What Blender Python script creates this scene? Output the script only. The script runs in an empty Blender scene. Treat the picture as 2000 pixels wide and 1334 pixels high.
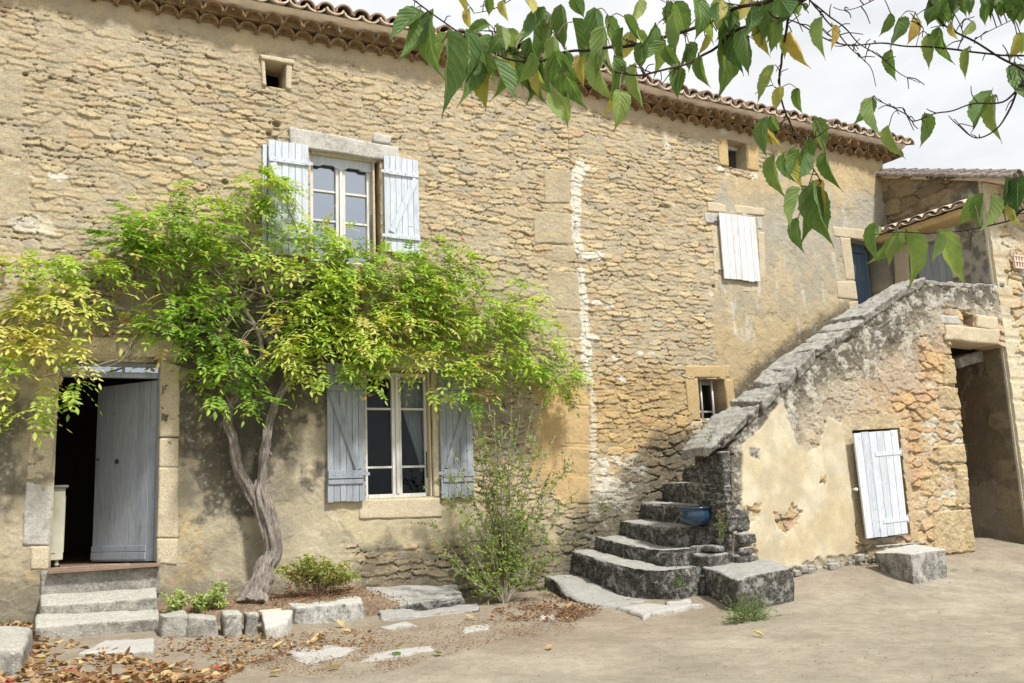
import bpy, math, random
import numpy as np
from math import radians, sin, cos, pi
random.seed(7); rng=np.random.default_rng(7)
sc=bpy.context.scene; COL=sc.collection
# ------------------------------------------------------------ camera calibration
F=1750.; YAW,PITCH,ROLL=0.484294,0.169300,-0.0409054
CAM=np.array([0.,-11.3,1.38])
FW=np.array([sin(YAW)*cos(PITCH),cos(YAW)*cos(PITCH),sin(PITCH)])
_r=np.cross(FW,[0,0,1]);_r/=np.linalg.norm(_r);_u=np.cross(_r,FW)
RR=cos(ROLL)*_r+sin(ROLL)*_u; UU=-sin(ROLL)*_r+cos(ROLL)*_u
def ray(x,y): return (x-1000)/F*RR-(y-667)/F*UU+FW
def W(x,y,Y=0.):
    d=ray(x,y); return CAM+d*((Y-CAM[1])/d[1])
def XP(x,y,X):
    d=ray(x,y); return CAM+d*((X-CAM[0])/d[0])
def DP(x,y,t):
    return CAM+ray(x,y)*t
def ground(x,y):
    x=np.asarray(x,float); y=np.asarray(y,float)
    zw=np.interp(x,[-6,0,1.5,3,5.3,6.5,8,9.5,14,20],[.18,.15,.12,.05,.02,.0,.10,.23,.24,.24])
    Yw=np.interp(x,[-6,5,7,9,20],[-.7,-.7,-1.3,-2,-2])
    t=np.clip((y+4.3)/(Yw+4.3),0,1.25)
    return -.14+(zw+.14)*t**1.2
def GR(px,py,off=0.):
    d=ray(px,py); a,b=3.,60.
    ts=np.linspace(a,b,3000); P=CAM[None]+d[None]*ts[:,None]
    f=P[:,2]-(ground(P[:,0],P[:,1])+off)
    k=int(np.argmax(f<0)); t0,t1=ts[max(k-1,0)],ts[k]; f0,f1=f[max(k-1,0)],f[k]
    t=t0+(t1-t0)*f0/(f0-f1+1e-12)
    return CAM+d*t
# ------------------------------------------------------------ noise
def hsh(x,y,z,s):
    with np.errstate(over='ignore'):
        h=(x.astype(np.int64)*374761393+y.astype(np.int64)*668265263+z.astype(np.int64)*2147483647+s*974711+12345).astype(np.uint32)
        h=(h^(h>>np.uint32(13)))*np.uint32(1274126177); h=h^(h>>np.uint32(16))
        h=h*np.uint32(2246822519); h=h^(h>>np.uint32(15))
    return h.astype(np.float64)/4294967296.
Z0=np.zeros(1,np.int64)
def vn2(x,y,s=0):
    xi=np.floor(x);yi=np.floor(y);fx=x-xi;fy=y-yi
    fx=fx*fx*(3-2*fx);fy=fy*fy*(3-2*fy);xi=xi.astype(np.int64);yi=yi.astype(np.int64)
    z=np.zeros_like(xi)
    return ((hsh(xi,yi,z,s)*(1-fx)+hsh(xi+1,yi,z,s)*fx)*(1-fy)+(hsh(xi,yi+1,z,s)*(1-fx)+hsh(xi+1,yi+1,z,s)*fx)*fy)*2-1
def fb2(x,y,o=4,s=0,g=.5):
    a=1.;t=0.;n=0.
    for i in range(o):
        t=t+a*vn2(x,y,s+i*17);n+=a;a*=g;x=x*2.03+11.3;y=y*2.03+5.7
    return t/n
def vn3(p,s=0):
    q=np.floor(p);f=p-q;f=f*f*(3-2*f);q=q.astype(np.int64);x,y,z=q[:,0],q[:,1],q[:,2]
    def c(i,j,k): return hsh(x+i,y+j,z+k,s)
    a=c(0,0,0)*(1-f[:,0])+c(1,0,0)*f[:,0];b=c(0,1,0)*(1-f[:,0])+c(1,1,0)*f[:,0]
    d=c(0,0,1)*(1-f[:,0])+c(1,0,1)*f[:,0];e=c(0,1,1)*(1-f[:,0])+c(1,1,1)*f[:,0]
    return ((a*(1-f[:,1])+b*f[:,1])*(1-f[:,2])+(d*(1-f[:,1])+e*f[:,1])*f[:,2])*2-1
def fb3(p,o=4,s=0,g=.5):
    a=1.;t=0.;n=0.
    for i in range(o):
        t=t+a*vn3(p,s+i*13);n+=a;a*=g;p=p*2.03+7.1
    return t/n
def ss(a,b,x):
    t=np.clip((x-a)/(b-a),0,1);return t*t*(3-2*t)
def vor(u,v,s,jx=.95,jy=.68,p=2.6,wv=.42):
    """staggered blocky voronoi; returns F1,F2,rnd,rnd2,dv,du"""
    j0=np.floor(v).astype(np.int64)
    B=np.full(u.shape,9.);B2=np.full(u.shape,9.);r=np.zeros(u.shape);r2=np.zeros(u.shape);dvv=np.zeros(u.shape);duu=np.zeros(u.shape)
    for dj in (-1,0,1):
        j=j0+dj; off=hsh(j,j*0,j*0,s+5)
        uu=u+off; i0=np.floor(uu).astype(np.int64)
        for di in (-1,0,1):
            i=i0+di
            cx=i+.5+jx*(hsh(i,j,j*0,s)-.5); cy=j+.5+jy*(hsh(i,j,j*0,s+1)-.5)
            wgt=wv*(hsh(i,j,j*0,s+4)-.5)
            dx=np.abs(uu-cx);dy=np.abs(v-cy)
            d=(dx**p+dy**p)**(1/p)-wgt
            m=d<B
            B2=np.where(m,B,np.minimum(B2,d))
            r=np.where(m,hsh(i,j,j*0,s+2),r);r2=np.where(m,hsh(i,j,j*0,s+3),r2)
            dvv=np.where(m,v-cy,dvv);duu=np.where(m,uu-cx,duu);B=np.where(m,d,B)
    return B,B2,r,r2,dvv,duu
def rubble(x,z,sx,sz,A,s):
    wx=x+.07*fb2(x*2.2,z*3,3,s+31)+.022*fb2(x*12,z*18,2,s+32)
    wz=z+.045*fb2(x*1.6,z*2.2,3,s+41)+.014*fb2(x*9,z*14,2,s+42)
    F1,F2,r,r2,dv,du=vor(wx/sx,wz/sz,s)
    e=F2-F1+.05*vn2(x*60,z*60,s+3)
    prof=ss(.0,.09,e)
    h=A*prof*(.40+.75*r2)*(.88-.50*dv+.8*(r-.5)*du)+A*.24*fb2(x*11,z*19,4,s+13)
    m=A*(.44+.42*fb2(x*1.3,z*1.9,3,s+8)+.34*fb2(x*7,z*12,3,s+9))
    d=h-m; k=A*.08
    hh=np.where(d>k,h,np.where(d<-k,m,m+(d+k)**2/(4*k)))
    crev=ss(.075,.0,e)*ss(-.12,.25,fb2(x*3.1,z*6,2,s+12))*ss(.12,.34,np.abs(dv))
    hh=hh-crev*A*1.15+A*.15*fb2(x*22,z*28,3,s+10)+A*.10*fb2(x*60,z*60,2,s+11)
    stone=ss(-k,k*1.5,d)
    return hh,r,stone*(1-crev),r2,crev
def sdf(u,v,poly):
    """signed distance, positive inside"""
    P=np.array(poly,float);n=len(P)
    D=np.full(u.shape,1e9);ins=np.zeros(u.shape,bool)
    for i in range(n):
        a=P[i];b=P[(i+1)%n];e=b-a
        wu=u-a[0];wv=v-a[1];t=np.clip((wu*e[0]+wv*e[1])/(e@e+1e-12),0,1)
        D=np.minimum(D,(wu-e[0]*t)**2+(wv-e[1]*t)**2)
        if a[1]!=b[1]:
            c=((a[1]>v)!=(b[1]>v))&(u<(b[0]-a[0])*(v-a[1])/(b[1]-a[1])+a[0]);ins^=c
    return np.sqrt(D)*np.where(ins,1,-1)
def ldist(u,v,pts):
    D=np.full(u.shape,1e9)
    for a,b in zip(pts[:-1],pts[1:]):
        a=np.array(a);b=np.array(b);e=b-a;wu=u-a[0];wv=v-a[1];t=np.clip((wu*e[0]+wv*e[1])/(e@e+1e-12),0,1)
        D=np.minimum(D,(wu-e[0]*t)**2+(wv-e[1]*t)**2)
    return np.sqrt(D)
# ------------------------------------------------------------ objects
def tag(o,label=None,cat=None,group=None,kind=None):
    if label:o['label']=label
    if cat:o['category']=cat
    if group:o['group']=group
    if kind:o['kind']=kind
    return o
def thing(name,label,cat,loc=(0,0,0),group=None):
    o=bpy.data.objects.new(name,None);COL.objects.link(o);o.location=tuple(map(float,loc));o.empty_display_size=.1
    return tag(o,label,cat,group)
ORI={}
def origin(o):
    return ORI.get(o.name,np.array(o.location)) if o else np.zeros(3)
def mk(name,V,Fc,mat,parent=None,col=None,smooth=True,loc=None,tone=None,uv=None,label=None):
    V=np.asarray(V,float)
    o0=origin(parent) if parent else (np.array(loc,float) if loc is not None else np.zeros(3))
    me=bpy.data.meshes.new(name)
    Fl=Fc if isinstance(Fc,list) else [Fc]
    Fl=[np.asarray(f,np.int32) for f in Fl if len(f)]
    me.vertices.add(len(V));me.vertices.foreach_set('co',(V-o0).astype(np.float32).ravel())
    idx=np.concatenate([f.ravel() for f in Fl]);cnt=np.concatenate([np.full(len(f),f.shape[1],np.int32) for f in Fl])
    me.loops.add(len(idx));me.loops.foreach_set('vertex_index',idx)
    me.polygons.add(len(cnt));st=np.concatenate([[0],np.cumsum(cnt)[:-1]]).astype(np.int32)
    me.polygons.foreach_set('loop_start',st)
    try: me.polygons.foreach_set('loop_total',cnt)
    except Exception: pass
    me.update(calc_edges=True)
    me.polygons.foreach_set('use_smooth',np.full(len(cnt),bool(smooth)))
    if col is not None:
        a=me.attributes.new('Col','FLOAT_COLOR','POINT');c=np.ones((len(V),4),np.float32);c[:,:3]=col;a.data.foreach_set('color',c.ravel())
    if tone is not None:
        a=me.attributes.new('tone','FLOAT','POINT');a.data.foreach_set('value',np.asarray(tone,np.float32))
    if uv is not None:
        a=me.attributes.new('luv','FLOAT_VECTOR','POINT');c=np.zeros((len(V),3),np.float32);c[:,:2]=uv;a.data.foreach_set('vector',c.ravel())
    me.validate()
    me.materials.append(mat)
    o=bpy.data.objects.new(name,me);COL.objects.link(o)
    if parent: o.parent=parent; ORI[o.name]=o0
    else: o.location=tuple(o0)
    if label:o['label']=label
    return o
class MB:
    def __init__(s): s.V=[];s.Q=[];s.T=[];s.t=[];s.n=0
    def add(s,V,Q=None,T=None,tone=.5):
        V=np.asarray(V,float)
        if Q is not None and len(Q): s.Q.append(np.asarray(Q)+s.n)
        if T is not None and len(T): s.T.append(np.asarray(T)+s.n)
        s.V.append(V);s.t.append(np.broadcast_to(np.asarray(tone,float),(len(V),)).copy());s.n+=len(V)
    def hexa(s,c,tone=None):
        """8 corners: bottom 4 (ccw) then top 4"""
        s.add(c,Q=[[0,3,2,1],[4,5,6,7],[0,1,5,4],[1,2,6,5],[2,3,7,6],[3,0,4,7]],tone=random.random() if tone is None else tone)
    def box(s,x0,x1,y0,y1,z0,z1,tone=None):
        s.hexa([(x0,y0,z0),(x1,y0,z0),(x1,y1,z0),(x0,y1,z0),(x0,y0,z1),(x1,y0,z1),(x1,y1,z1),(x0,y1,z1)],tone)
    def bar(s,a,b,w,h,up=(0,-1,0),tone=None):
        """bar from a to b, width w in-plane, thickness h along up"""
        a=np.array(a,float);b=np.array(b,float);d=b-a;d/=np.linalg.norm(d);u=np.array(up,float);u-=u@d*d;u/=np.linalg.norm(u);r=np.cross(d,u)
        c=[]
        for p in (a,b):
            c.append([p-r*w/2-u*h/2,p+r*w/2-u*h/2,p+r*w/2+u*h/2,p-r*w/2+u*h/2])
        s.hexa(c[0]+c[1],tone)
    def tube(s,pts,rad,k=8,tone=None,ridge=0,nr=5,tw=0.,cap=True):
        pts=np.array(pts,float);n=len(pts);rad=np.broadcast_to(np.asarray(rad,float),(n,))
        T=np.gradient(pts,axis=0);T/=np.linalg.norm(T,axis=1)[:,None]+1e-9
        up=np.array([0.,0,1.]) if abs(T[0][2])<.9 else np.array([1.,0,0])
        rs=[];u=np.cross(T[0],up);u/=np.linalg.norm(u)
        L=np.concatenate([[0],np.cumsum(np.linalg.norm(np.diff(pts,axis=0),axis=1))])
        th=np.arange(k)/k*2*pi
        for i in range(n):
            u=u-(u@T[i])*T[i];u/=np.linalg.norm(u);v=np.cross(T[i],u)
            R=rad[i]*(1+ridge*(np.sin(nr*th+tw*L[i])*.6+np.sin((nr*2+1)*th-tw*.7*L[i]+1.3)*.4+.5*vn2(th*nr*.9,np.full(k,L[i]*7.),9)))
            rs.append(pts[i]+np.cos(th)[:,None]*u*R[:,None]+np.sin(th)[:,None]*v*R[:,None])
        V=np.concatenate(rs);Q=[]
        for i in range(n-1):
            for j in range(k):
                Q.append([i*k+j,i*k+(j+1)%k,(i+1)*k+(j+1)%k,(i+1)*k+j])
        Tt=[]
        if cap:
            V=np.vstack([V,pts[0],pts[-1]])
            for j in range(k): Tt+= [[n*k,(j+1)%k,j],[n*k+1,(n-1)*k+j,(n-1)*k+(j+1)%k]]
        s.add(V,Q=Q,T=Tt,tone=random.random() if tone is None else tone)
    def build(s,name,mat,parent=None,smooth=False,bevel=0,label=None,loc=None):
        V=np.concatenate(s.V);F_=[]
        if s.Q:F_.append(np.concatenate(s.Q))
        if s.T:F_.append(np.concatenate(s.T))
        o=mk(name,V,F_,mat,parent,smooth=smooth,tone=np.concatenate(s.t),label=label,loc=loc)
        if bevel:
            m=o.modifiers.new('b','BEVEL');m.width=bevel;m.segments=2;m.limit_method='ANGLE'
        return o
def spline(pts,n=8):
    P=np.array(pts,float);out=[]
    if len(P)<3: return P
    Q=np.vstack([2*P[0]-P[1],P,2*P[-1]-P[-2]])
    for i in range(1,len(Q)-2):
        for t in np.arange(n)/n:
            out.append(.5*((2*Q[i])+(-Q[i-1]+Q[i+1])*t+(2*Q[i-1]-5*Q[i]+4*Q[i+1]-Q[i+2])*t*t+(-Q[i-1]+3*Q[i]-3*Q[i+1]+Q[i+2])*t**3))
    out.append(P[-1]);return np.array(out)
def rock(name,c8,mat,parent=None,res=.03,bev=.03,amp=.012,fr=6.,seed=0,loc=None,label=None,mb=None,big=.0,tone=.5,strata=0.):
    """rounded, noise-worn block from 8 corners (bottom 4 ccw, top 4)"""
    c=np.array(c8,float)
    L=[(np.linalg.norm(c[1]-c[0])+np.linalg.norm(c[2]-c[3]))/2,(np.linalg.norm(c[3]-c[0])+np.linalg.norm(c[2]-c[1]))/2,(np.linalg.norm(c[4]-c[0])+np.linalg.norm(c[6]-c[2]))/2]
    n=[max(2,min(90,int(round(l/res)))) for l in L]
    key={};V=[];Q=[]
    def vid(i,j,k):
        t=(i,j,k)
        if t not in key: key[t]=len(V);V.append(t)
        return key[t]
    nx,ny,nz=n
    for i in range(nx):
        for j in range(ny):
            Q.append([vid(i,j,0),vid(i,j+1,0),vid(i+1,j+1,0),vid(i+1,j,0)]);Q.append([vid(i,j,nz),vid(i+1,j,nz),vid(i+1,j+1,nz),vid(i,j+1,nz)])
    for i in range(nx):
        for k in range(nz):
            Q.append([vid(i,0,k),vid(i+1,0,k),vid(i+1,0,k+1),vid(i,0,k+1)]);Q.append([vid(i,ny,k),vid(i,ny,k+1),vid(i+1,ny,k+1),vid(i+1,ny,k)])
    for j in range(ny):
        for k in range(nz):
            Q.append([vid(0,j,k),vid(0,j,k+1),vid(0,j+1,k+1),vid(0,j+1,k)]);Q.append([vid(nx,j,k),vid(nx,j+1,k),vid(nx,j+1,k+1),vid(nx,j,k+1)])
    U=np.array(V,float)/np.array([nx,ny,nz]);Lm=U*np.array(L)
    b=min(bev,min(L)*.45);inn=np.clip(Lm,b,np.array(L)-b)
    d=Lm-inn;dn=np.linalg.norm(d,axis=1)[:,None]
    dm=np.abs(d).max(axis=1)[:,None]
    P=inn+d/(dn+1e-9)*dm; U=P/np.array(L)
    u,v,w=U[:,0:1],U[:,1:2],U[:,2:3]
    X=((c[0]*(1-u)+c[1]*u)*(1-v)+(c[3]*(1-u)+c[2]*u)*v)*(1-w)+((c[4]*(1-u)+c[5]*u)*(1-v)+(c[7]*(1-u)+c[6]*u)*v)*w
    ax=[(c[1]-c[0])/L[0],(c[3]-c[0])/L[1],(c[4]-c[0])/L[2]]
    nn=d/(dn+1e-9);N=nn[:,0:1]*ax[0]+nn[:,1:2]*ax[1]+nn[:,2:3]*ax[2]
    f=fb3(X*fr,4,seed)+.0
    X=X+N*(f[:,None]*amp)
    if big: X=X+np.stack([vn3(X*2.1,seed+60),vn3(X*2.1,seed+61),vn3(X*2.1,seed+62)],1)*big
    if strata: X=X+N*(strata*(vn2(X[:,2]*45+2*vn2(X[:,0]*3,X[:,1]*3,seed),X[:,0]*1.5,seed+3)))[:,None]
    Q=np.array(Q)
    if mb is not None: mb.add(X,Q=Q,tone=tone);return None
    return mk(name,X,Q,mat,parent,loc=loc,label=label)
def pbox(p4,th,up=(0,0,1)):
    """prism: 4 top corners ccw(seen from above) and thickness down -> 8 corners"""
    p=[np.array(q,float) for q in p4];t=np.array([0,0,-th])
    return [q+t for q in p]+p
# ------------------------------------------------------------ materials
def newmat(n):
    m=bpy.data.materials.new(n);m.use_nodes=True;nt=m.node_tree;nt.nodes.clear()
    out=nt.nodes.new('ShaderNodeOutputMaterial');b=nt.nodes.new('ShaderNodeBsdfPrincipled');nt.links.new(b.outputs[0],out.inputs[0])
    b.inputs['Roughness'].default_value=.9;b.inputs['Specular IOR Level'].default_value=.2
    return m,nt,b
def N(nt,t,**k):
    n=nt.nodes.new(t)
    for a,v in k.items(): setattr(n,a,v)
    return n
def noise(nt,scale,det=4,rough=.6,vec=None,dist=0.):
    n=N(nt,'ShaderNodeTexNoise');n.inputs['Scale'].default_value=scale;n.inputs['Detail'].default_value=det;n.inputs['Roughness'].default_value=rough;n.inputs['Distortion'].default_value=dist
    if vec is not None: nt.links.new(vec,n.inputs['Vector'])
    return n.outputs['Fac']
def ramp(nt,fac,stops,interp='LINEAR'):
    r=N(nt,'ShaderNodeValToRGB');r.color_ramp.interpolation=interp;e=r.color_ramp.elements
    while len(e)>1:e.remove(e[-1])
    for i,(p,c) in enumerate(stops):
        if not isinstance(c,(tuple,list)): c=(c,c,c)
        x=e[0] if i==0 else e.new(p); x.position=p;x.color=(*c,1)
    nt.links.new(fac,r.inputs['Fac']);return r.outputs['Color']
def mix(nt,a,b,fac,mode='MIX'):
    m=N(nt,'ShaderNodeMix',data_type='RGBA',blend_type=mode)
    for sock,v in ((m.inputs[0],fac),(m.inputs[6],a),(m.inputs[7],b)):
        if hasattr(v,'is_output'): nt.links.new(v,sock)
        elif isinstance(v,(int,float)): sock.default_value=v if sock==m.inputs[0] else (v,v,v,1)
        else: sock.default_value=(*v,1)
    return m.outputs[2]
def mth(nt,op,a,b=0.):
    m=N(nt,'ShaderNodeMath',operation=op)
    for i,v in enumerate((a,b)):
        if hasattr(v,'is_output'): nt.links.new(v,m.inputs[i])
        else: m.inputs[i].default_value=v
    return m.outputs[0]
def geo(nt): return N(nt,'ShaderNodeNewGeometry').outputs['Position']
def attr(nt,n,o='Color'):
    a=N(nt,'ShaderNodeAttribute');a.attribute_name=n;return a.outputs[o]
def bump(nt,b,h,st=.5,d=.01):
    n=N(nt,'ShaderNodeBump');n.inputs['Strength'].default_value=st;n.inputs['Distance'].default_value=d
    nt.links.new(h,n.inputs['Height']);nt.links.new(n.outputs[0],b.inputs['Normal']);return n
def setc(nt,b,c):
    if hasattr(c,'is_output'): nt.links.new(c,b.inputs['Base Color'])
    else: b.inputs['Base Color'].default_value=(*c,1)
M={}
def m_wall():
    m,nt,b=newmat('wall_stone');p=geo(nt)
    c=attr(nt,'Col');v=ramp(nt,noise(nt,38,6,.7,p),[(.28,.66),(.5,1.),(.72,1.26)])
    c=mix(nt,c,v,attr(nt,'tone','Fac'),'MULTIPLY')
    v2=ramp(nt,noise(nt,5,5,.65,p),[(.3,(.86,.87,.9)),(.7,(1.1,1.07,1.02))]);c=mix(nt,c,v2,1.,'MULTIPLY')
    sp=ramp(nt,noise(nt,75,4,.7,p),[(.6,0.),(.7,1.)]);c=mix(nt,c,(.15,.12,.085),mth(nt,'MULTIPLY',sp,.55))
    setc(nt,b,c);b.inputs['Roughness'].default_value=.95;b.inputs['Specular IOR Level'].default_value=.1
    h=mth(nt,'ADD',noise(nt,70,6,.75,p),mth(nt,'MULTIPLY',noise(nt,22,4,.6,p),1.2));bn=bump(nt,b,h,.8,.012);nt.links.new(attr(nt,'tone','Fac'),bn.inputs['Strength']);return m
def m_rock(name,base,dark,light,ochre=.35,darkamt=.5,scale=1.):
    """weathered limestone: algae and painted shade on upright faces, bleached worn tops, lichen spots"""
    m,nt,b=newmat(name);p=geo(nt)
    n1=noise(nt,7*scale,7,.72,p);n2=noise(nt,30*scale,5,.7,p);n3=noise(nt,90*scale,3,.6,p)
    c=mix(nt,base,light,ramp(nt,n2,[(.42,0.),(.6,1.)]))
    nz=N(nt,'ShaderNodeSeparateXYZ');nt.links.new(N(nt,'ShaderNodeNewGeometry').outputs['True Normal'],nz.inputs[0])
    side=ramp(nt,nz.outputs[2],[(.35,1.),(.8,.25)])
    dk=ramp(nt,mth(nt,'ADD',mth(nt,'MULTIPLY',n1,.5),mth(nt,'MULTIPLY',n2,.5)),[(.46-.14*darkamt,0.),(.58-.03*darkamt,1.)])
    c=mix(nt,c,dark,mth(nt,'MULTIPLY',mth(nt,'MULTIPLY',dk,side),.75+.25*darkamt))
    oc=ramp(nt,noise(nt,16*scale,4,.6,p,1.),[(.62,0.),(.7,1.)]);c=mix(nt,c,(.42,.27,.09),mth(nt,'MULTIPLY',oc,ochre));pt=ramp(nt,noise(nt,3.1*scale,6,.75,p,.8),[(.53,0.),(.6,1.)]);c=mix(nt,c,mix(nt,light,base,n3),mth(nt,'MULTIPLY',pt,.55))
    wh=ramp(nt,noise(nt,42*scale,3,.5,p),[(.64,0.),(.7,1.)]);c=mix(nt,c,(.66,.65,.6),mth(nt,'MULTIPLY',wh,.6))
    c=mix(nt,c,ramp(nt,n3,[(.3,.7),(.7,1.2)]),1.,'MULTIPLY')
    setc(nt,b,c);b.inputs['Roughness'].default_value=.95
    bump(nt,b,mth(nt,'ADD',n2,mth(nt,'MULTIPLY',n3,.6)),.8,.012);return m
def m_paint(name,c1,c2,wood=(.25,.23,.2),wear=.3,grain=1.):
    m,nt,b=newmat(name);p=N(nt,'ShaderNodeTexCoord').outputs['Object']
    mp=N(nt,'ShaderNodeMapping');mp.inputs['Scale'].default_value=(60,60,4);nt.links.new(p,mp.inputs[0])
    g=noise(nt,1.,5,.7,mp.outputs[0]);t=attr(nt,'tone','Fac')
    c=mix(nt,c1,c2,mth(nt,'ADD',mth(nt,'MULTIPLY',t,.6),mth(nt,'MULTIPLY',noise(nt,5,4,.6,p),.5)))
    c=mix(nt,c,ramp(nt,g,[(.3,.56),(.5,.95),(.8,1.08)]),grain*.9,'MULTIPLY')
    w=ramp(nt,mth(nt,'ADD',mth(nt,'MULTIPLY',g,.5),mth(nt,'MULTIPLY',noise(nt,14,6,.7,p),.5)),[(.57,0.),(.63,1.)])
    c=mix(nt,c,wood,mth(nt,'MULTIPLY',w,wear))
    setc(nt,b,c);b.inputs['Roughness'].default_value=.7
    bump(nt,b,mth(nt,'ADD',g,mth(nt,'MULTIPLY',w,.4)),.35,.004);return m
def m_plain(name,c,rough=.8,var=.3,scale=12,spec=.2,metal=0,bs=.3):
    m,nt,b=newmat(name);p=geo(nt);n=noise(nt,scale,5,.65,p)
    cc=mix(nt,tuple(x*(1-var) for x in c),tuple(min(1,x*(1+var)) for x in c),ramp(nt,n,[(.3,0.),(.7,1.)]))
    setc(nt,b,cc);b.inputs['Roughness'].default_value=rough;b.inputs['Specular IOR Level'].default_value=spec;b.inputs['Metallic'].default_value=metal
    bump(nt,b,noise(nt,scale*5,4,.6,p),bs,.004);return m
def m_leaf(name,stops,trans=.35,veins=False,rough=.55,spec=.25):
    m,nt,b=newmat(name);t=attr(nt,'tone','Fac')
    c=ramp(nt,t,stops)
    p=geo(nt);c=mix(nt,c,ramp(nt,noise(nt,9 if not veins else 40,4,.6,p),[(.3,.8),(.7,1.15)]),1.,'MULTIPLY')
    if veins:
        uv=attr(nt,'luv','Vector');s=N(nt,'ShaderNodeSeparateXYZ');nt.links.new(uv,s.inputs[0])
        ax=mth(nt,'ABSOLUTE',s.outputs[0])
        k=mth(nt,'SUBTRACT',mth(nt,'MULTIPLY',s.outputs[1],7.5),mth(nt,'MULTIPLY',ax,3.2))
        fr=mth(nt,'ABSOLUTE',mth(nt,'SUBTRACT',mth(nt,'FRACT',k),.5))
        v1=ramp(nt,fr,[(.0,1.),(.09,0.)]);v2=ramp(nt,ax,[(.0,1.),(.05,0.)])
        vv=mth(nt,'MAXIMUM',mth(nt,'MULTIPLY',v1,.45),v2)
        c=mix(nt,c,mix(nt,c,(.5,.6,.25),.6),vv)
        bump(nt,b,mth(nt,'ADD',mth(nt,'MULTIPLY',fr,1.),mth(nt,'MULTIPLY',vv,-.4)),.35,.004)
        blot=ramp(nt,noise(nt,25,3,.5,p),[(.68,0.),(.74,1.)]);c=mix(nt,c,(.18,.12,.04),mth(nt,'MULTIPLY',blot,.5))
    setc(nt,b,c);b.inputs['Roughness'].default_value=rough;b.inputs['Specular IOR Level'].default_value=spec
    tr=N(nt,'ShaderNodeBsdfTranslucent');tc=mix(nt,c,(1.25,1.2,.6),1.,'MULTIPLY');nt.links.new(tc,tr.inputs[0])
    ms=N(nt,'ShaderNodeMixShader');ms.inputs[0].default_value=trans
    out=[n for n in nt.nodes if n.type=='OUTPUT_MATERIAL'][0]
    nt.links.new(b.outputs[0],ms.inputs[1]);nt.links.new(tr.outputs[0],ms.inputs[2]);nt.links.new(ms.outputs[0],out.inputs[0]);return m
def m_bark(name,c1,c2,sc=(30,30,3)):
    m,nt,b=newmat(name);p=N(nt,'ShaderNodeTexCoord').outputs['Object']
    mp=N(nt,'ShaderNodeMapping');mp.inputs['Scale'].default_value=sc;nt.links.new(p,mp.inputs[0])
    g=noise(nt,1.6,7,.75,mp.outputs[0],.6);c=mix(nt,c1,c2,ramp(nt,g,[(.34,0.),(.62,1.)]))
    c=mix(nt,c,ramp(nt,noise(nt,6,4,.6,p),[(.3,.7),(.7,1.15)]),1.,'MULTIPLY')
    setc(nt,b,c);bump(nt,b,g,1.,.02);return m
def m_glass(name,refl,tint=(.9,.95,1)):
    m=bpy.data.materials.new(name);m.use_nodes=True;nt=m.node_tree;nt.nodes.clear()
    out=N(nt,'ShaderNodeOutputMaterial');g=N(nt,'ShaderNodeBsdfGlossy');g.inputs['Roughness'].default_value=.03;g.inputs[0].default_value=(*tint,1)
    t=N(nt,'ShaderNodeBsdfTransparent');t.inputs[0].default_value=(.75,.78,.8,1)
    fr=N(nt,'ShaderNodeFresnel');fr.inputs[0].default_value=1.5
    f=mth(nt,'ADD',mth(nt,'MULTIPLY',fr.outputs[0],.5),refl);ms=N(nt,'ShaderNodeMixShader');nt.links.new(f,ms.inputs[0])
    bp=N(nt,'ShaderNodeBump');bp.inputs['Strength'].default_value=.06;nt.links.new(noise(nt,3,2,.5,geo(nt)),bp.inputs['Height']);nt.links.new(bp.outputs[0],g.inputs['Normal'])
    nt.links.new(t.outputs[0],ms.inputs[1]);nt.links.new(g.outputs[0],ms.inputs[2]);nt.links.new(ms.outputs[0],out.inputs[0]);return m
def m_ground():
    m,nt,b=newmat('ground');p=geo(nt)
    a=noise(nt,.9,6,.65,p);c=mix(nt,(.255,.225,.175),(.37,.33,.255),ramp(nt,a,[(.35,0.),(.65,1.)]));c=mix(nt,c,ramp(nt,noise(nt,7,6,.75,p,.6),[(.3,.72),(.5,1.),(.7,1.15)]),.8,'MULTIPLY')
    a2=ramp(nt,noise(nt,2.6,7,.75,p,.4),[(.48,0.),(.66,1.)]);c=mix(nt,c,(.22,.185,.14),mth(nt,'MULTIPLY',a2,.6));sp=ramp(nt,noise(nt,75,4,.75,p),[(.6,0.),(.67,1.)]);c=mix(nt,c,(.15,.11,.08),mth(nt,'MULTIPLY',sp,.45))
    g=attr(nt,'tone','Fac')  # debris amount near the house
    deb=ramp(nt,noise(nt,45,5,.8,p),[(.44,0.),(.6,1.)]);c=mix(nt,c,(.22,.155,.11),mth(nt,'MULTIPLY',deb,g))
    gr=ramp(nt,noise(nt,140,3,.7,p),[(.3,.72),(.5,1.),(.7,1.22)]);c=mix(nt,c,gr,1.,'MULTIPLY')
    v=N(nt,'ShaderNodeTexVoronoi');v.inputs['Scale'].default_value=40;nt.links.new(p,v.inputs['Vector'])
    peb=ramp(nt,v.outputs['Distance'],[(.1,1.),(.16,0.)])
    vc=N(nt,'ShaderNodeSeparateColor');nt.links.new(v.outputs['Color'],vc.inputs[0])
    pick=ramp(nt,vc.outputs[0],[(.62,0.),(.68,1.)]);c=mix(nt,c,mix(nt,(.2,.15,.12),(.6,.55,.48),vc.outputs[1]),mth(nt,'MULTIPLY',peb,pick))
    setc(nt,b,c);b.inputs['Roughness'].default_value=.98;b.inputs['Specular IOR Level'].default_value=.05
    c=mix(nt,c,ramp(nt,noise(nt,260,2,.5,p),[(.3,.6),(.5,1.),(.72,1.3)]),.8,'MULTIPLY');setc(nt,b,c);bump(nt,b,mth(nt,'ADD',noise(nt,60,8,.8,p),mth(nt,'MULTIPLY',mth(nt,'MULTIPLY',peb,pick),.8)),.7,.012);return m
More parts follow.
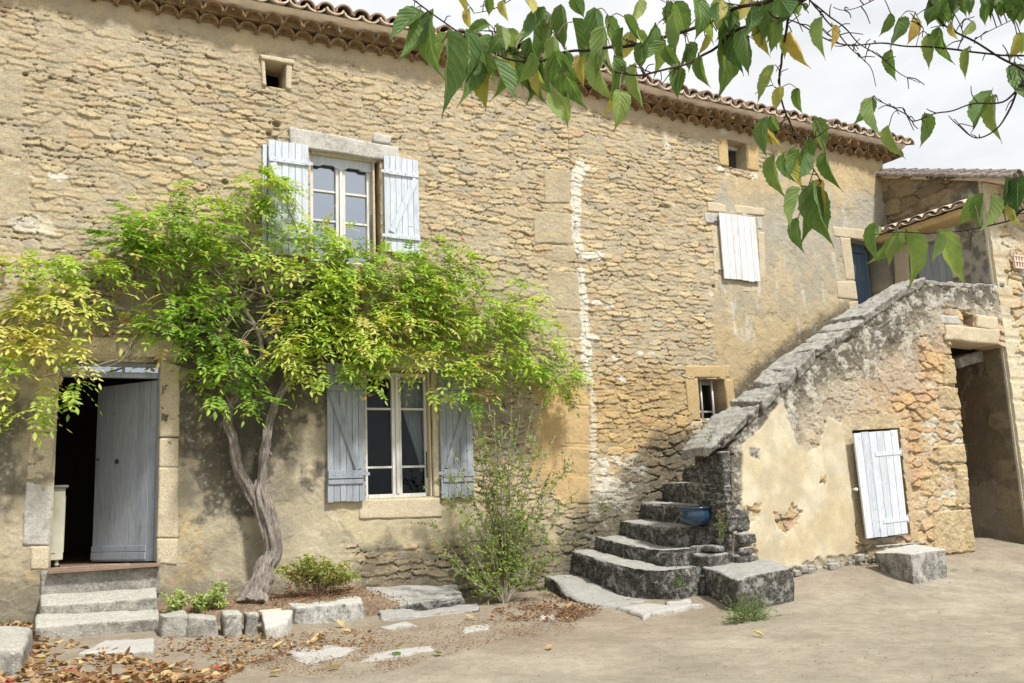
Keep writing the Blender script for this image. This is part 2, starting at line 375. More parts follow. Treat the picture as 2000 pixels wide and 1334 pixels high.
def m_tile(name,c1,c2,c3):
    m,nt,b=newmat(name);p=geo(nt);t=attr(nt,'tone','Fac')
    c=mix(nt,c1,c2,mth(nt,'ADD',mth(nt,'MULTIPLY',t,.7),mth(nt,'MULTIPLY',noise(nt,8,4,.6,p),.3)))
    c=mix(nt,c,c3,ramp(nt,noise(nt,14,6,.7,p),[(.46,0.),(.58,.9)]));c=mix(nt,c,(.30,.29,.22),ramp(nt,noise(nt,5,5,.7,p),[(.55,0.),(.65,.6)]))
    setc(nt,b,c);bump(nt,b,noise(nt,80,4,.6,p),.4,.004);return m
M['wall']=m_wall()
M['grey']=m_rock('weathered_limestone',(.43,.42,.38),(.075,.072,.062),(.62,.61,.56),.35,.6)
M['step']=m_rock('worn_step_stone',(.33,.32,.29),(.040,.037,.031),(.56,.55,.52),.2,1.3,2.0)  # dark amount raised so risers carry painted shade besides algae
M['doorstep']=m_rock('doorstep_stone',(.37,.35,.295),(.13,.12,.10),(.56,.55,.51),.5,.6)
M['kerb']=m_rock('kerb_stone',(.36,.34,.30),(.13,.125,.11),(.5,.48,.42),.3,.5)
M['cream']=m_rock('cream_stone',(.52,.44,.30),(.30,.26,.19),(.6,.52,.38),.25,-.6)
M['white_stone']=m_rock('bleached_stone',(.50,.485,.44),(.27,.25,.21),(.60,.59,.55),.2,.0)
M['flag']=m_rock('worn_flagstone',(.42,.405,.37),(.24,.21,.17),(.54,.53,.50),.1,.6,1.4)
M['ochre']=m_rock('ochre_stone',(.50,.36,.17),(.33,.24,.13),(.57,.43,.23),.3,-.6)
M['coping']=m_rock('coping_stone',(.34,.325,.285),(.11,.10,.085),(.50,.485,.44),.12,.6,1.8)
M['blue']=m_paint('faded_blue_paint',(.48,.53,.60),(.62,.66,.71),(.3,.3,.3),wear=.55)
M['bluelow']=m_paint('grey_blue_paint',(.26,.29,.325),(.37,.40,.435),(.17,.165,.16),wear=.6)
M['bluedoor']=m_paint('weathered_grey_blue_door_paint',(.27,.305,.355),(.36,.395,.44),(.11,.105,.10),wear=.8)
M['whitep']=m_paint('chipped_white_paint',(.62,.61,.57),(.76,.75,.71),(.30,.24,.17),wear=.55)
M['whiteshut']=m_paint('white_paint',(.62,.62,.63),(.74,.74,.745),(.4,.38,.35),wear=.4)
M['hatch']=m_paint('chalky_blue_white_paint',(.40,.45,.51),(.66,.69,.725),(.24,.28,.33),wear=1.)
M['deepblue']=m_paint('slate_blue_paint',(.085,.135,.20),(.12,.18,.26),(.05,.07,.1),wear=.4)
M['iron']=m_plain('iron',(.06,.055,.05),.6,.3,20,.4)
M['iron_white']=m_plain('white_iron',(.75,.75,.75),.5,.1,20,.4)
M['dark']=m_plain('dark_backing_matte',(.10,.085,.07),.9,.2,3)
M['floor']=m_plain('terracotta_floor',(.22,.15,.11),.6,.25,5)
M['curtain']=m_plain('lace_curtain',(.62,.62,.6),.9,.2,60)
M['cab']=m_plain('cream_cabinet_paint',(.52,.51,.40),.5,.1,8)
M['cabtop']=m_plain('grey_cabinet_top',(.2,.2,.2),.4,.1,8)
M['glass']=m_glass('dark_window_glass',-.005);M['glass_up']=m_glass('sky_reflecting_glass',.42,(.80,.86,.95))
M['bark']=m_bark('vine_bark',(.10,.08,.065),(.42,.37,.32))
M['twig']=m_bark('thin_twig_bark',(.16,.115,.08),(.36,.28,.21))
M['mulb_bark']=m_bark('dark_branch_bark',(.035,.025,.022),(.10,.07,.055))
M['shrub_bark']=m_bark('pale_shrub_bark',(.26,.22,.17),(.45,.40,.33))
M['vine']=m_leaf('vine_leaf',[(0.,(.09,.20,.035)),(.3,(.25,.42,.055)),(.55,(.42,.57,.09)),(.78,(.62,.66,.18)),(.92,(.66,.52,.22)),(1.,(.40,.18,.07))],.45)
M['shrub']=m_leaf('shrub_leaf',[(0.,(.10,.18,.035)),(.5,(.19,.29,.06)),(.85,(.33,.40,.10)),(1.,(.45,.40,.15))],.35)
M['mulb']=m_leaf('mulberry_leaf',[(0.,(.045,.11,.03)),(.35,(.13,.225,.065)),(.6,(.30,.40,.14)),(.8,(.42,.42,.12)),(.95,(.55,.42,.14)),(1.,(.35,.17,.05))],.38,True,.5)
M['weed']=m_leaf('weed_leaf',[(0.,(.05,.10,.025)),(.5,(.12,.20,.05)),(1.,(.30,.34,.10))],.25)
M['sedum']=m_leaf('sedum_leaf',[(0.,(.28,.38,.10)),(1.,(.52,.60,.24))],.3)
M['flower']=m_leaf('flower_petal',[(0.,(.6,.1,.3)),(1.,(.75,.3,.5))],.3)
M['redflower']=m_leaf('trumpet_flower',[(0.,(.6,.06,.03)),(1.,(.75,.15,.08))],.3)
M['litter']=m_leaf('dry_leaf',[(0.,(.12,.06,.035)),(.4,(.28,.16,.085)),(.6,(.40,.26,.14)),(.8,(.50,.38,.20)),(.93,(.55,.46,.20)),(1.,(.38,.07,.04))],.2,False,.75,.1)
M['tile']=m_tile('roof_tile',(.24,.15,.10),(.36,.25,.17),(.14,.12,.10))
M['tileu']=m_tile('eave_tile',(.24,.15,.075),(.33,.21,.11),(.15,.11,.06))
M['tilelight']=m_tile('pale_channel_tile',(.55,.44,.33),(.62,.52,.42),(.35,.28,.22))
M['cove']=m_plain('pale_mortar_cove',(.72,.62,.52),.9,.15,4)
M['pot']=m_plain('glazed_blue_pot',(.018,.045,.085),.18,.25,6,.6,bs=.05)
M['ground']=m_ground()
# ------------------------------------------------------------ heightfield masonry
def HF(name,outline,holes,frame,res,fn,depth,parent,mat=None,label=None):
    """masonry panel: grid over the outline, holes cut out, relief and albedo from fn(u,v); edges returned by depth"""
    O,U_,V_,N_=[np.array(a,float) for a in frame]
    P=np.array(outline);u0,v0=P.min(0);u1,v1=P.max(0)
    nu=int((u1-u0)/res)+1;nv=int((v1-v0)/res)+1
    us=np.linspace(u0,u1,nu+1);vs=np.linspace(v0,v1,nv+1)
    uc,vc=np.meshgrid((us[:-1]+us[1:])/2,(vs[:-1]+vs[1:])/2,indexing='ij')
    keep=sdf(uc,vc,outline)>0
    for h in holes: keep&=~(sdf(uc,vc,h)>0)
    u,v=np.meshgrid(us,vs,indexing='ij')
    kp=np.zeros((nu+2,nv+2),bool);kp[1:-1,1:-1]=keep
    cnt=kp[:-1,:-1].astype(int)+kp[1:,:-1]+kp[:-1,1:]+kp[1:,1:]
    used=cnt>0;bd=(cnt>0)&(cnt<4)
    bu,bv=u[bd],v[bd];best=np.full(bu.shape,1e9);su=bu.copy();sv=bv.copy()
    for poly in [outline]+list(holes):
        Q=np.array(poly,float)
        for i in range(len(Q)):
            a=Q[i];e=Q[(i+1)%len(Q)]-a;t=np.clip(((bu-a[0])*e[0]+(bv-a[1])*e[1])/(e@e+1e-12),0,1)
            x=a[0]+e[0]*t;y=a[1]+e[1]*t;d=(bu-x)**2+(bv-y)**2;m=(d<best)&(d<(res*1.3)**2);best=np.where(m,d,best);su=np.where(m,x,su);sv=np.where(m,y,sv)
    u[bd]=su;v[bd]=sv
    idx=np.full(u.shape,-1,np.int64);idx[used]=np.arange(used.sum())
    uu,vv=u[used],v[used];R_=fn(uu,vv);h,c=R_[0],R_[1];gm=c.mean(1,keepdims=True);c=(gm*.05+c*.95)*C(.865,.87,.82);tn=R_[2] if len(R_)>2 else np.full(len(h),.85)
    X=O+uu[:,None]*U_+vv[:,None]*V_+h[:,None]*N_
    i,j=np.nonzero(keep)
    Q=np.stack([idx[i,j],idx[i+1,j],idx[i+1,j+1],idx[i,j+1]],1)
    if np.cross(U_,V_)@N_<0: Q=Q[:,::-1]
    # side returns
    E=[]
    a,b=np.nonzero(kp[:-1,1:-1]!=kp[1:,1:-1])   # vertical edges at u index a, cell row b
    lo=kp[:-1,1:-1][a,b];p=idx[a,b];q=idx[a,b+1];E.append(np.where(lo[:,None],np.stack([p,q],1),np.stack([q,p],1)))
    a,b=np.nonzero(kp[1:-1,:-1]!=kp[1:-1,1:])
    lo=kp[1:-1,:-1][a,b];p=idx[a,b];q=idx[a+1,b];E.append(np.where(lo[:,None],np.stack([q,p],1),np.stack([p,q],1)))
    E=np.concatenate(E);ne=len(E);nd=6;n0=len(X)
    fl=np.cross(U_,V_)@N_<0
    XS=[];CS=[];QS=[];TS=[]
    base=n0
    for k in range(nd+1):
        dd=depth*k/nd
        A=X[E[:,0]]-N_*dd;B=X[E[:,1]]-N_*dd
        if 0<k:
            A=A+ (fb3(A*9,3,5)*.010)[:,None]*(V_*.7+U_*.7);B=B+(fb3(B*9,3,5)*.010)[:,None]*(V_*.7+U_*.7)
        XS+= [A,B];CS+=[c[E[:,0]],c[E[:,1]]];TS+=[tn[E[:,0]],tn[E[:,1]]]
    for k in range(nd):
        a0=base+2*k*ne+np.arange(ne);b0=a0+ne;a1=a0+2*ne;b1=b0+2*ne
        q=np.stack([a0,a1,b1,b0],1);QS.append(q if not fl else q[:,::-1])
    X=np.concatenate([X]+XS);c=np.concatenate([c]+CS);Q=np.concatenate([Q]+QS)
    return mk(name,X,Q,mat or M['wall'],parent,col=c,label=label,tone=np.concatenate([tn]+TS))
def uvp(pts,Y=0.): return [(W(a,b,Y)[0],W(a,b,Y)[2]) for a,b in pts]
def uvx(pts,X): return [(-XP(a,b,X)[1],XP(a,b,X)[2]) for a,b in pts]
def C(*a): return np.array(a,float)[None,:]
def lerp(a,b,t): return a*(1-t[:,None])+b*t[:,None]
# ============================================================ FARMHOUSE
house=thing('farmhouse','long old farmhouse of yellow rubble stone with blue shutters and a tiled double eave','house',(0,0,0))
EX=[-3,.7,2.6,4.57,7.29,9.3,11.5,14.75];
_e=[W(250,8,-.1)[2],W(450,50,-.1)[2],W(814,115,-.1)[2],W(1126,175,-.1)[2],W(1330,232,-.1)[2],W(1500,266,-.1)[2],W(1755,318,-.1)[2]]
EXX=[-3]+[W(a,b,-.1)[0] for a,b in ((250,8),(450,50),(814,115),(1126,175),(1330,232),(1500,266),(1755,318))]
EZZ=[_e[0]]+_e
def eave(x): return np.interp(x,EXX,EZZ)
XA=14.15  # plane of the projecting annex
def px(pts,Y=0.): return uvp(pts,Y)
# openings (x0,x1,z0,z1)
DOOR=(.12,1.215,.77,3.10)
UW=(W(604,400)[0],W(742,400)[0],W(735,520)[2],W(670,300)[2])
LW=(W(713,850)[0],W(850,850)[0],W(770,972)[2],W(770,722)[2])
AH=px([(517,118),(557,127),(557,175),(519,169)])
SW=px([(1417,272),(1456,281),(1458,334),(1421,327)])
BW=px([(1361,740),(1412,741),(1420,820),(1366,821)])
BD=px([(1658,466),(1723,478),(1735,640),(1676,640)])
def rect(r): return [(r[0],r[2]),(r[1],r[2]),(r[1],r[3]),(r[0],r[3])]
NO=lambda x,z,f,s,o=4: fb2(x*f,z*f,o,s)
def main_wall(x,z):
    h,r,st,r2,cv=rubble(x,z,.215,.072,.029,11)
    h2,rb,stb,_,cv2=rubble(x,z,.30,.125,.05,23)
    right=ss(8.0,8.4,x+.3*NO(x,z,1.5,90)); low=ss(2.9,2.3,z+.2*NO(x,z,1.5,91))
    k=np.maximum(right*low,0)
    h=h*(1-k)+h2*k;st=st*(1-k)+stb*k
    t=np.clip(r,0,1);k=np.maximum(right*low,0)
    c=lerp(C(.47,.385,.26),C(.575,.465,.30),ss(.1,.5,t)); c=lerp(c,C(.54,.395,.25),ss(.72,.8,t)); c=lerp(c,C(.42,.38,.31),ss(.88,.94,t)*.9);c=c*(1+.16*(r2[:,None]-.5))
    c=lerp(c,C(.46,.39,.28),ss(-.1,.5,NO(x,z,.7,77))*.55)
    mort=np.broadcast_to(C(.545,.47,.355),c.shape)
    c=lerp(mort,c,.15+.85*st);cvv=cv*(1-k)+cv2*k;c=lerp(c,C(.22,.165,.11)+0*c,cvv*.75)
    # redder patches
    och=ss(.0,.25,sdf(x,z,px([(1040,730),(1300,700),(1400,790),(1390,850),(1150,1010),(1040,960)]))+.25*NO(x,z,3,60))
    c=lerp(c,c*C(1.04,.90,.66),och*.85)
    n1=NO(x,z,2.3,61,5);n2=NO(x,z,9,62,5);n3=NO(x,z,30,63,3)
    def msk(poly,f=.06,a=.12,s=1.): return ss(-f,f,sdf(x,z,poly)+a*n1*.8+a*.9*n2)*s
    # smooth render areas
    ev=eave(x)
    pe=ss(-.07,.07,z-(ev-.21)+.10*n1+.07*n2)
    pr=msk(px([(1400,352),(1500,338),(1560,300),(1790,280),(1790,760),(1560,770),(1425,810),(1412,745),(1392,700),(1385,600),(1398,545),(1392,410)]),.06,.14)
    pl=msk(px([(-300,700),(0,690),(330,690),(640,700),(640,840),(660,985),(720,1060),(690,1075),(690,1330),(-300,1330)]),.08,.2)
    pb=msk(px([(636,970),(925,965),(935,1045),(860,1065),(700,1070)]),.03,.05)
    po=msk(px([(1045,745),(1120,735),(1150,800),(1150,975),(1095,985),(1040,930)]),.05,.16)
    plast=np.maximum.reduce([pe*.92,pr,pl,pb,po*.85])
    sm=.010*n1+.006*n2+.003*n3
    lvl=.022
    h=h*(1-plast)+(lvl+sm)*plast
    flk=ss(-.015,.02,NO(x,z,2.0,73,5));flk2=ss(-.01,.02,NO(x,z,4.5,74,4)+.1);h=h+(.006*flk+.003*flk2)*np.maximum(pr,pl)
    ck=ss(.016,.0,np.abs(NO(x,z,2.7,75,5)))*ss(-.1,.3,NO(x,z,1.1,76,3))*np.maximum(pr,pl);h=h-ck*.008
    # cracked render flaking
    fl=ss(.32,.42,NO(x,z,1.7,66,5)+.25*n2)*plast*(1-pb)
    h=h-fl*.010
    cp=lerp(C(.52,.435,.31)+0*c,C(.58,.47,.31)+0*c,ss(-.4,.4,n1))
    c=lerp(c,cp,pe*.9)
    cr=lerp(C(.46,.415,.325)+0*c,C(.56,.46,.31)+0*c,ss(-.25,.45,n1+.3*n2)); 
    lowor=ss(.1,-.5,sdf(x,z,px([(1400,400),(1740,400),(1740,560),(1560,600),(1400,600)]))+.25*n1)
    cr=lerp(cr,C(.60,.45,.25)+0*c,lowor*.7)
    streak=ss(.28,.5,fb2(x*7,z*1.5,4,64)+.25*n2)*ss(0,.3,sdf(x,z,px([(1390,330),(1740,400),(1740,690),(1390,680)]))); cr=lerp(cr,C(.66,.63,.57)+0*c,streak*.75)
    c=lerp(c,cr,pr)
    cl=lerp(C(.46,.405,.30)+0*c,C(.58,.51,.385)+0*c,ss(-.3,.4,n1+.2*n2)); cl=lerp(cl,C(.55,.42,.23)+0*c,ss(.25,.5,NO(x,z,1.3,67,4)+.15*n2)*.7);cl=lerp(cl,C(.36,.325,.27)+0*c,ss(.15,.5,NO(x,z,1.9,68,5)+.2*n2)*.6);cl=lerp(cl,C(.30,.25,.18)+0*c,ss(.02,.0,np.abs(NO(x,z,2.1,69,5)))*.4)
    c=lerp(c,cl,pl);c=lerp(c,C(.56,.485,.34)+0*c,pb);c=lerp(c,C(.64,.44,.22)+0*c,po*.8)
    c=lerp(c,C(.46,.40,.30)+0*c,fl*.6);c=lerp(c,C(.24,.19,.13)+0*c,ck*.6);c=lerp(c,c*C(.90,.90,.92),flk[:]*pr*.6)
    gg=ss(.0,.35,NO(x,z,1.4,79,5)+.25*n2)*pr*ss(4.6,5.3,z);c=lerp(c,C(.42,.40,.36)+0*c,gg*.7)
    # quoins of the left building corner
    for i,(a,b,cc,d) in enumerate([(1040,412,1118,478),(1075,478,1122,512),(1068,528,1130,606),(1085,606,1138,660),(1098,790,1150,868),(1095,872,1150,925),(1108,930,1152,985),(1060,330,1110,398),(0,0,0,0)][:8]):
        q=sdf(x,z,px([(a,b),(cc,b+(cc-a)*.08),(cc+3,d),(a+3,d-(cc-a)*.03)]))+.012*n2
        m=ss(.0,.012,q);g=ss(.022,.0,np.abs(q))
        m=m*.9;g=g*ss(-.3,.2,n1);h=h*(1-m)+(.026+.006*n2+.004*n3)*m-g*.012
        c=lerp(c,(C(.50,.43,.31) if i<4 or i==7 else C(.59,.43,.24))*(1+.15*n1[:,None]+.08*n2[:,None]),m*.75);c=lerp(c,C(.36,.30,.21)+0*c,g*.35)
    for (a,b,cc,d) in [(-40,130,48,235),(-60,240,45,300),(-40,305,60,420),(0,560,90,640),(235,555,290,625)]:
        q=sdf(x,z,px([(a,b),(cc,b+8),(cc,d),(a,d-4)]))+.02*n2
        m=ss(-.01,.04,q+.02*n1);h=h*(1-m)+(.024+.008*n2+.004*n3)*m;c=lerp(c,C(.49,.43,.32)*(1+.2*n1[:,None]),m*.5)
    # joint line between the two buildings and the drip of white mortar
    jl=ldist(x,z,px([(1108,250),(1113,330),(1122,450),(1132,560),(1146,700),(1150,800),(1152,1000)]))+.01*n2
    g=ss(.02,.004,jl);h-=g*.012;c=lerp(c,C(.3,.25,.17)+0*c,g*.35)
    wl=ldist(x,z,px([(1133,322),(1126,345),(1124,380),(1122,430),(1127,480),(1135,497),(1165,500)]))
    wl2=ldist(x,z,px([(1131,530),(1138,570),(1143,640),(1145,700),(1147,742)]))
    wm=ss(.012,-.02,wl-.085+.06*n2+.04*n1);wm=np.maximum(wm,ss(.012,-.02,wl2-.075+.07*n2+.04*n1))
    for (a,b,rr) in [(1168,492,.10),(1145,330,.12),(1128,362,.09),(1205,521,.05),(1245,625,.07),(1165,350,.06),(1255,742,.05),(1155,660,.13),(1163,592,.12),(114,345,.15),(60,345,.06),(36,342,.04),(1472,343,.10),(1405,330,.09),(1422,342,.06),(1388,575,.05),(1535,440,.05),(1190,600,.05),(1200,700,.05),(1215,740,.10),(60,440,.28),(1250,690,.08),(975,490,.08)]:
        p=W(a,b);wm=np.maximum(wm,ss(.02,-.03,np.hypot((x-p[0]),(z-p[2])*1.6)-rr*.75+.11*n2+.05*n1)*(.55 if a<200 and b>400 else 1))
    lowm=ss(-.05,.15,sdf(x,z,px([(1150,868),(1262,892),(1262,950),(1222,1010),(1158,1000)]))+.1*n1)*(1-st*.9)
    h=h+lowm*.012
    wm=np.maximum(wm,lowm);wm=np.maximum(wm,ss(.35,.6,NO(x,z,2.0,71,5)+.35*n2)*(1-st)*ss(8.0,8.3,x)*(1-pr)*.8)
    mm=ss(-.03,.02,sdf(x,z,px([(1152,740),(1158,742),(1170,1010),(1150,1010)]))+.02*n2);wm=np.maximum(wm,mm*.6)
    h=h+wm*.006
    c=lerp(c,C(.76,.73,.66)*(1+.06*n2[:,None]),wm*.92)
    # small dark putlog holes
    for (a,b,rr) in [(540,243,.07),(524,262,.05),(50,147,.035),(98,152,.03),(1392,560,.035),(440,355,.05),(240,435,.04)]:
        p=W(a,b);q=ss(.01,-.01,np.hypot((x-p[0])*.8,z-p[2])-rr*.6+.02*n2);h-=q*.06;c=lerp(c,C(.2,.15,.1)+0*c,q*.6)
    # grey weathering / soot stains
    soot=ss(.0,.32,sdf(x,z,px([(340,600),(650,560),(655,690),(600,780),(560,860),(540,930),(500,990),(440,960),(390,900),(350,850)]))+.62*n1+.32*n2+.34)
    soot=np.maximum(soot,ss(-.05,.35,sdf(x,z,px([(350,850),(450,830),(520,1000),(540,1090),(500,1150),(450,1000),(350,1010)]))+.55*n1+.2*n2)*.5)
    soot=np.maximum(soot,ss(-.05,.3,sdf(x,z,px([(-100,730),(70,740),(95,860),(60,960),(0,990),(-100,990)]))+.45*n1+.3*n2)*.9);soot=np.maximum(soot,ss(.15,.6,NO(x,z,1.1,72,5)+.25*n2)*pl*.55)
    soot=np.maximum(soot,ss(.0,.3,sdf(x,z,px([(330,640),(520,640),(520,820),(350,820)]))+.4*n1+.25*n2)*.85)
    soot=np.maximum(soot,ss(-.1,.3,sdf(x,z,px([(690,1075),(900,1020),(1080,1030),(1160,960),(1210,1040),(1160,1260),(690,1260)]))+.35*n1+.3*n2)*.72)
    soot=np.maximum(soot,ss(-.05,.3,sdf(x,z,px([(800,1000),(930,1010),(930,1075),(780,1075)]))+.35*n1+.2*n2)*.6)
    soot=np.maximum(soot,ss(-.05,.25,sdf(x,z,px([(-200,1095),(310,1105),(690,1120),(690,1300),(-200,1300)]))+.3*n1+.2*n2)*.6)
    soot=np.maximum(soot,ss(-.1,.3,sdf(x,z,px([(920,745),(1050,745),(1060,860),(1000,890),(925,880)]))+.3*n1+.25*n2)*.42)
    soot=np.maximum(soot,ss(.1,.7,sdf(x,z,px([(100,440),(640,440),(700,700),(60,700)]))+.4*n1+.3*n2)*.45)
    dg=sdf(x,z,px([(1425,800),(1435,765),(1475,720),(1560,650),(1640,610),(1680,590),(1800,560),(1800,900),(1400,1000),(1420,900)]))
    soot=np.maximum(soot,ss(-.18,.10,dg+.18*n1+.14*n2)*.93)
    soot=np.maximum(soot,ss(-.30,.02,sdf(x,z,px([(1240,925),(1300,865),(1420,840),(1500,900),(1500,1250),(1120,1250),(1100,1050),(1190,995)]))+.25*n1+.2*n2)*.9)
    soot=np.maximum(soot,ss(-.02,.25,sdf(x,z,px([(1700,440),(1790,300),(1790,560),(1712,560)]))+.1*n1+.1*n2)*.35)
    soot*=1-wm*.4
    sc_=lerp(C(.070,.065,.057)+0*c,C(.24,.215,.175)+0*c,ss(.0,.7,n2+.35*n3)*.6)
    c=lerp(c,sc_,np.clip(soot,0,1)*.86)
    lich=ss(.42,.7,n3+.5*n2)*soot;c=lerp(c,C(.50,.48,.43)+0*c,lich*.55)
    # grey rendered smear below the small window
    return h,np.clip(c,.02,.85),np.clip(.9-.42*np.maximum(plast,0)+.3*soot,.3,1)
outl=[(-2.4,-.35),(XA+.06,-.35),(XA+.06,7.5)]+[(x,eave(x)+.12) for x in np.linspace(XA+.06,-2.4,20)]
obj_wall=HF('wall',outl,[rect(DOOR),rect(UW),rect(LW),AH,SW,BW,BD],((0,0,0),(1,0,0),(0,0,1),(0,-1,0)),.0115,main_wall,.42,house)
# dressed stones round the openings
def wslab(name,pts,mat,proud=.045,back=.05,parent=house,seed=0,res=.025,bev=.007,amp=.008,Y=0.,big=.008):
    """dressed stone in the wall plane from 4 pixel corners (TL,TR,BR,BL)"""
    q=[W(a,b,Y) for a,b in pts];TL,TR,BR,BL=q
    f=np.array([0,-proud,0.]);k=np.array([0,back,0.])
    return rock(name,[BL+f,BR+f,BR+k,BL+k,TL+f,TR+f,TR+k,TL+k],M[mat],parent,res=res,bev=bev,amp=amp,seed=seed,big=big)
wslab('lintel',[(563,250),(776,291),(779,319),(566,288)],'white_stone',.06,.3,seed=3,amp=.008)
wslab('stone_block',[(728,262),(763,268),(761,284),(727,279)],'white_stone',.05,.1,seed=4)
wslab('window_jamb',[(743,318),(759,320),(762,520),(745,520)],'cream',.032,.28,seed=5)
wslab('door_lintel',[(78,655),(352,664),(352,699),(80,700)],'cream',.05,.3,seed=6,amp=.01)
for i,(p,m) in enumerate([([(80,700),(117,700),(112,808),(70,806)],'cream'),([(69,808),(112,810),(108,845),(62,843)],'cream'),([(60,846),(107,848),(101,938),(52,938)],'cream'),([(50,940),(101,940),(96,1065),(44,1065)],'white_stone'),([(60,1067),(96,1067),(95,1112),(60,1112)],'cream')]):
    wslab('door_jamb',p,m,.034,.3,seed=10+i)
for i,(p,m) in enumerate([([(314,702),(352,716),(350,854),(311,854)],'cream'),([(311,856),(350,856),(348,912),(310,912)],'cream'),([(310,914),(348,914),(347,1050),(306,1050)],'cream'),([(306,1052),(347,1052),(345,1104),(306,1100)],'cream')]):
    wslab('door_jamb',p,m,.034,.3,seed=20+i)
wslab('doorstep_plinth',[(80,1115),(310,1105),(310,1160),(80,1178)],'kerb',.05,.2,seed=26,amp=.012)
wslab('lintel',[(690,693),(920,694),(925,716),(700,722)],'cream',.045,.3,seed=27)
wslab('sill',[(700,975),(860,972),(862,1010),(700,1014)],'cream',.038,.3,seed=28)
wslab('window_jamb',[(842,722),(856,722),(860,972),(846,972)],'cream',.035,.25,seed=29)
wslab('window_jamb',[(1400,268),(1418,272),(1421,326),(1403,322)],'ochre',.035,.3,seed=30)
wslab('window_jamb',[(1457,283),(1478,288),(1480,335),(1459,331)],'ochre',.035,.3,seed=31)
wslab('window_jamb',[(509,116),(517,118),(519,170),(511,168)],'cream',.04,.3,seed=32);wslab('window_jamb',[(557,127),(568,130),(568,178),(557,175)],'cream',.04,.3,seed=33)
wslab('lintel',[(505,108),(573,120),(573,130),(508,117)],'cream',.055,.3,seed=132)
for i,(p) in enumerate([[(1336,714),(1424,715),(1424,738),(1336,738)],[(1336,740),(1360,740),(1366,821),(1343,821)],[(1413,741),(1428,741),(1438,820),(1421,820)],[(1343,823),(1440,822),(1443,850),(1350,848)]]):
    wslab('window_surround',p,'ochre' if i<3 else 'cream',.034,.3,seed=34+i)
for i,(p,m) in enumerate([([(1374,415),(1402,418),(1403,438),(1375,436)],'white_stone'),([(1476,424),(1486,426),(1487,450),(1478,448)],'white_stone'),([(1388,440),(1407,440),(1411,536),(1392,532)],'cream'),([(1477,452),(1490,454),(1494,550),(1482,549)],'cream'),([(1393,536),(1494,554),(1494,575),(1396,566)],'cream'),([(1380,395),(1492,408),(1492,422),(1380,414)],'cream')]):
    wslab('shutter_surround',p,m,.032,.1,seed=40+i)
for i,(p,m) in enumerate([([(1624,443),(1718,452),(1718,474),(1626,462)],'cream'),([(1638,464),(1658,466),(1668,548),(1650,546)],'cream'),([(1631,550),(1668,550),(1672,586),(1634,582)],'cream'),([(1655,590),(1673,588),(1677,640),(1660,640)],'cream')]):
    wslab('door_surround',p,m,.035,.35,seed=50+i)
# ---- interior
mb=MB()
def room(x0,x1,y0,y1,z0,z1):
    V=[(x0,y0,z0),(x1,y0,z0),(x1,y1,z0),(x0,y1,z0),(x0,y0,z1),(x1,y0,z1),(x1,y1,z1),(x0,y1,z1)]
    mb.add(V,Q=[[4,7,6,5],[1,2,6,5][::-1],[2,3,7,6][::-1],[3,0,4,7][::-1]],tone=.5);mb.add(V,Q=[[0,1,2,3]],tone=.5)
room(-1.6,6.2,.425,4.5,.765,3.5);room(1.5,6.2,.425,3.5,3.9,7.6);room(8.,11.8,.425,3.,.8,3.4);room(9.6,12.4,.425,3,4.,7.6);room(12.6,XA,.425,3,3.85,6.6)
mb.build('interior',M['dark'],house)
mb=MB();mb.box(-1.6,6.2,.3,4.5,.74,.768);mb.box(.1,1.24,-.02,.3,.74,.772);mb.build('interior_floor',M['floor'],house)
mb=MB();mb.box(.10,1.24,-.14,-.03,W(200,1112,-.1)[2]-.01,.775);mb.build('threshold',M['floor'],house,bevel=.005)
# ---- roof, eave rows
def arch_row(z0f,Y0,Y1,hgt,pitch,x0,x1,phase,th=.024,up=True,seed=0,tilt=0.):
    mb=MB();rnd=random.Random(seed);x=x0+phase;k=9
    while x<x1:
        w=pitch*1.0;jz=rnd.uniform(-.013,.013);jy=rnd.uniform(-.035,.03);z=float(z0f(x))+jz
        th_=np.linspace(0,pi,k);r=w/2
        for (ya,yb) in ((Y0+jy,Y1),):
            o=[];i_=[]
            for t in th_:
                o.append((cos(t)*r,sin(t)*hgt));i_.append((cos(t)*(r-th),sin(t)*(hgt-th)))
            V=[];
            for y,dz in ((ya,0.),(yb,tilt)):
                for (a,b) in o: V.append((x+a,y,z+(b if up else -b)+dz))
                for (a,b) in i_: V.append((x+a,y,z+(b if up else -b)+dz))
            Q=[]
            for j in range(k-1):
                Q+=[[j,j+1,2*k+j+1,2*k+j],[k+j,3*k+j,3*k+j+1,k+j+1],[j,k+j,k+j+1,j+1],[2*k+j,2*k+j+1,3*k+j+1,3*k+j]]
            Q+=[[0,2*k,3*k,k],[k-1,2*k-1,4*k-1,3*k-1]]
            mb.add(V,Q=Q,tone=rnd.random())
        x+=pitch
    return mb
XE=W(1775,300,-.3)[0]
cor=arch_row(lambda x:eave(x)-.02,-.14,.1,.125,.245,-2.5,XE-.35,0,seed=1)
def slabstrip(mb,zf0,zf1,Y0,Y1,x0,x1,n=60):
    xs=np.linspace(x0,x1,n);V=[];Q=[]
    for x in xs: V+=[(x,Y0,zf0(x)),(x,Y1,zf0(x)),(x,Y1,zf1(x)),(x,Y0,zf1(x))]
    for i in range(n-1):
        for j in range(4): Q.append([i*4+j,i*4+(j+1)%4,(i+1)*4+(j+1)%4,(i+1)*4+j])
    Q+=[[0,1,2,3],[4*n-1,4*n-2,4*n-3,4*n-4]];mb.add(V,Q=Q,tone=.5)
cor.build('eave_tiles',M['tileu'],house,smooth=False)
cor2=arch_row(lambda x:eave(x)+.092,-.26,.1,.125,.255,-2.5,XE-.18,.12,seed=2);cor2.build('eave_tiles',M['tileu'],house)
